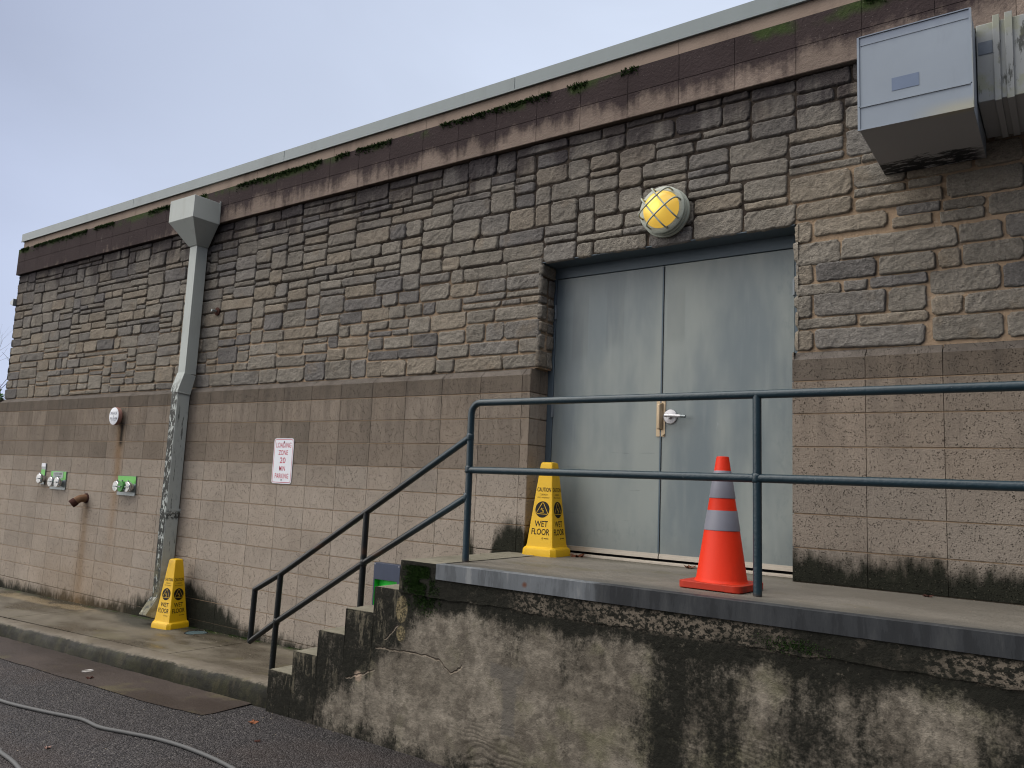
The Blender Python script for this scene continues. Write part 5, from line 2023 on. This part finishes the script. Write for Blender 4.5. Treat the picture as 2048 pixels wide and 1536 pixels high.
for _ in range(260):
    x = gr.uniform(2.4, 7.5)
    y = -abs(gr.gauss(0, 0.05)) - 0.005 if gr.random() < 0.6 else gr.uniform(-1.1, 0.0)
    if DL - .02 < x < DR and y > -0.1:
        y += 0.2
    chip(x, y, DZ, gr.uniform(0.0015, 0.007))
for _ in range(420):
    x = gr.uniform(-8, 1.1)
    y = -abs(gr.gauss(0, 0.06)) - 0.005 if gr.random() < 0.5 else gr.uniform(y_kerb(x) + .05, 0)
    chip(x, y, z_side(x, y), gr.uniform(0.002, 0.008))
for _ in range(300):
    x = gr.uniform(-6, 2.2)
    y = gr.uniform(-3.2, -1.2) if gr.random() < 0.6 else -1.14 - abs(gr.gauss(0, .06))
    chip(x, y, zg(x) + .004, gr.uniform(0.002, 0.007))
tag(mb.build('grit', plain('grit_chip', (0.21, 0.18, 0.14), 0.8, 0, 0.6, 40), None), kind='stuff')


# ------------------------------------------------------------------ moss
def tuft(mb, p, nrm, s, r_):
    for _ in range(3):
        d1 = Vector((r_.gauss(0, 1), r_.gauss(0, 1), r_.gauss(0, 1)))
        t = (d1 - nrm * d1.dot(nrm)).normalized()
        u = nrm.cross(t)
        o_ = Vector(p) + t * r_.uniform(0, s)
        tip = o_ + nrm * s * r_.uniform(.5, 1.3) + t * s * r_.uniform(.2, .8)
        k = r_.uniform(0.6, 1.4)
        mb.poly([o_ - u * s * .4, o_ + u * s * .4, tip + u * s * .12, tip - u * s * .12], (k, k, k))


gm = random.Random(9)
mb = MB()
for _ in range(9500):
    x = gm.gauss(2.56, 0.075)
    z = DZ - 0.025 - abs(gm.gauss(0.09, 0.085))
    if not (2.38 < x < 2.70) or z < -1.56:
        continue
    if vnoise(np.array(x * 30.), np.array(z * 30.)) * .6 + vnoise(np.array(x * 9.), np.array(z * 9.)) * .4 < 0.36 + 1.2 * max(0, abs(x - 2.55) - .08):
        continue
    if x > 2.66 and z > DZ - 0.1:
        continue
    tuft(mb, (x, FYD - 0.004 + (0.012 if z < -1.42 else 0), z), Vector((0, -1, 0)), gm.uniform(0.003, 0.0075), gm)
for _ in range(420):
    x, z = gm.gauss(4.82, 0.07), gm.gauss(-1.39, 0.016)
    tuft(mb, (x, FYD - 0.006, z), Vector((0, -1, 0)), gm.uniform(0.003, 0.006), gm)
for _ in range(900):           # along the foot of the wall by the downspout
    x = gm.uniform(-1.75, 0.2)
    if vnoise(np.array(x * 7.), np.array(3.3)) < 0.5:
        continue
    y = -abs(gm.gauss(0, .012)) - 0.002
    tuft(mb, (x, y, z_side(x, y)), Vector((0, -.3, 1)).normalized(), gm.uniform(0.003, 0.008), gm)
for _ in range(9000):          # on the top arris of the stained band
    x = gm.uniform(XL + 0.05, 6.5)
    if vnoise(np.array(x * 1.7 + 5), np.array(0.7)) * .7 + vnoise(np.array(x * 6.), np.array(8.2)) * .3 < 0.50:
        continue
    z = BZ2 + 0.002 - abs(gm.gauss(0, 0.026))
    tuft(mb, (x, BY - 0.002 if z < BZ2 - .004 else gm.uniform(BY, BY + .04), z), Vector((0, -1, 0.5)).normalized(), gm.uniform(0.005, 0.015), gm)
tag(mb.build('moss', M_moss, None), 'dark green moss on the landing edge and wall ledges', kind='stuff')


# ------------------------------------------------------------------ beyond the left end of the building
def bare_tree(loc, h, seed, label, lean=0.0, r0=0.16):
    t = empty('bare_tree', loc, 0, label, 'tree', 'bare trees beyond the building')
    r_ = random.Random(seed)
    tr, cr = MB(), MB()

    def grow(p, d_, L, r, lev):
        n = 4
        pts, rad_ = [p], [r]
        for k in range(n):
            d2 = (d_ + Vector((r_.gauss(0, .10), r_.gauss(0, .10), r_.gauss(0.03, .08)))).normalized()
            d_ = d2
            p = p + d_ * L / n
            pts.append(p)
            rad_.append(r * (1 - 0.45 * (k + 1) / n))
        (tr if lev == 0 else cr).tube(pts, rad_, 8 if lev < 2 else 4, cap=False)
        if lev >= 6 or r < 0.006:
            return
        nb = 2 if lev < 2 else r_.choice((2, 3, 3))
        for b in range(nb):
            ax = Vector((r_.gauss(0, 1), r_.gauss(0, 1), r_.gauss(0, .5))).normalized()
            q = (d_ + ax * r_.uniform(0.45, 0.85) + Vector((0, 0, 0.12))).normalized()
            s_ = pts[-1] if b < 2 else pts[r_.choice((2, 3))]
            grow(s_, q, L * r_.uniform(.62, .86), rad_[-1] * r_.uniform(.62, .85), lev + 1)
    grow(Vector((0, 0, -0.3)), Vector((lean, 0, 1)).normalized(), h * .27, r0, 0)
    tr.build('trunk', M_bark, t, smooth=True)
    cr.build('crown', M_bark, t, smooth=True)
    return t


bare_tree((-17.0, 3.3, zg(-17)), 7.4, 4, 'bare leafless tree showing past the left end of the stone building', 0.12)
bare_tree((-33.0, 11.0, zg(-33)), 9.5, 12, 'farther bare tree with fine twigs behind the first one', 0.05, 0.2)
BU = empty('evergreen_shrub', (-12.15, 1.95, zg(-12.2)), 0, 'bright green leafy shrub at the left end of the building', 'shrub')
mb = MB()
mb.tube([(0, 0, -0.1), (0.03, 0, 1.2), (0, 0.02, 2.2)], [0.05, 0.04, 0.02], 8)
mb.build('stem', M_bark, BU, smooth=True)
mb = MB()
rl = random.Random(3)
for _ in range(3800):
    a, h_ = rl.uniform(0, 6.283), rl.uniform(0.25, 3.55)
    rm = 0.62 * math.sin(min(1, (3.7 - h_) / 1.7) * 1.57) * (0.75 + 0.5 * float(vnoise(np.array(a * 1.6), np.array(h_ * 2.2))))
    q = rm * math.sqrt(rl.uniform(.25, 1))
    p = Vector((q * math.cos(a), q * math.sin(a), h_))
    n_ = Vector((rl.gauss(0, 1), rl.gauss(0, 1), rl.gauss(0.4, 1))).normalized()
    t = n_.orthogonal().normalized()
    u = n_.cross(t)
    s = rl.uniform(.03, .065)
    mb.poly([p - t * s, p - u * s * .45, p + t * s, p + u * s * .45])
mb.build('foliage', M_bush, BU)
FL = empty('wall_floodlight', (XL + 0.07, 0.10, 1.62), 0, 'small grey wedge shaped floodlight on the left end wall', 'floodlight')
mb = MB()
mb.hexa([(-0.16, -0.08, -0.005), (-0.005, -0.10, -0.05), (-0.005, 0.10, -0.05), (-0.16, 0.08, -0.005), (-0.15, -0.08, 0.035), (-0.005, -0.10, 0.06), (-0.005, 0.10, 0.06), (-0.15, 0.08, 0.035)])
mb.build('hood', M_plate, FL, bevel=0.004)
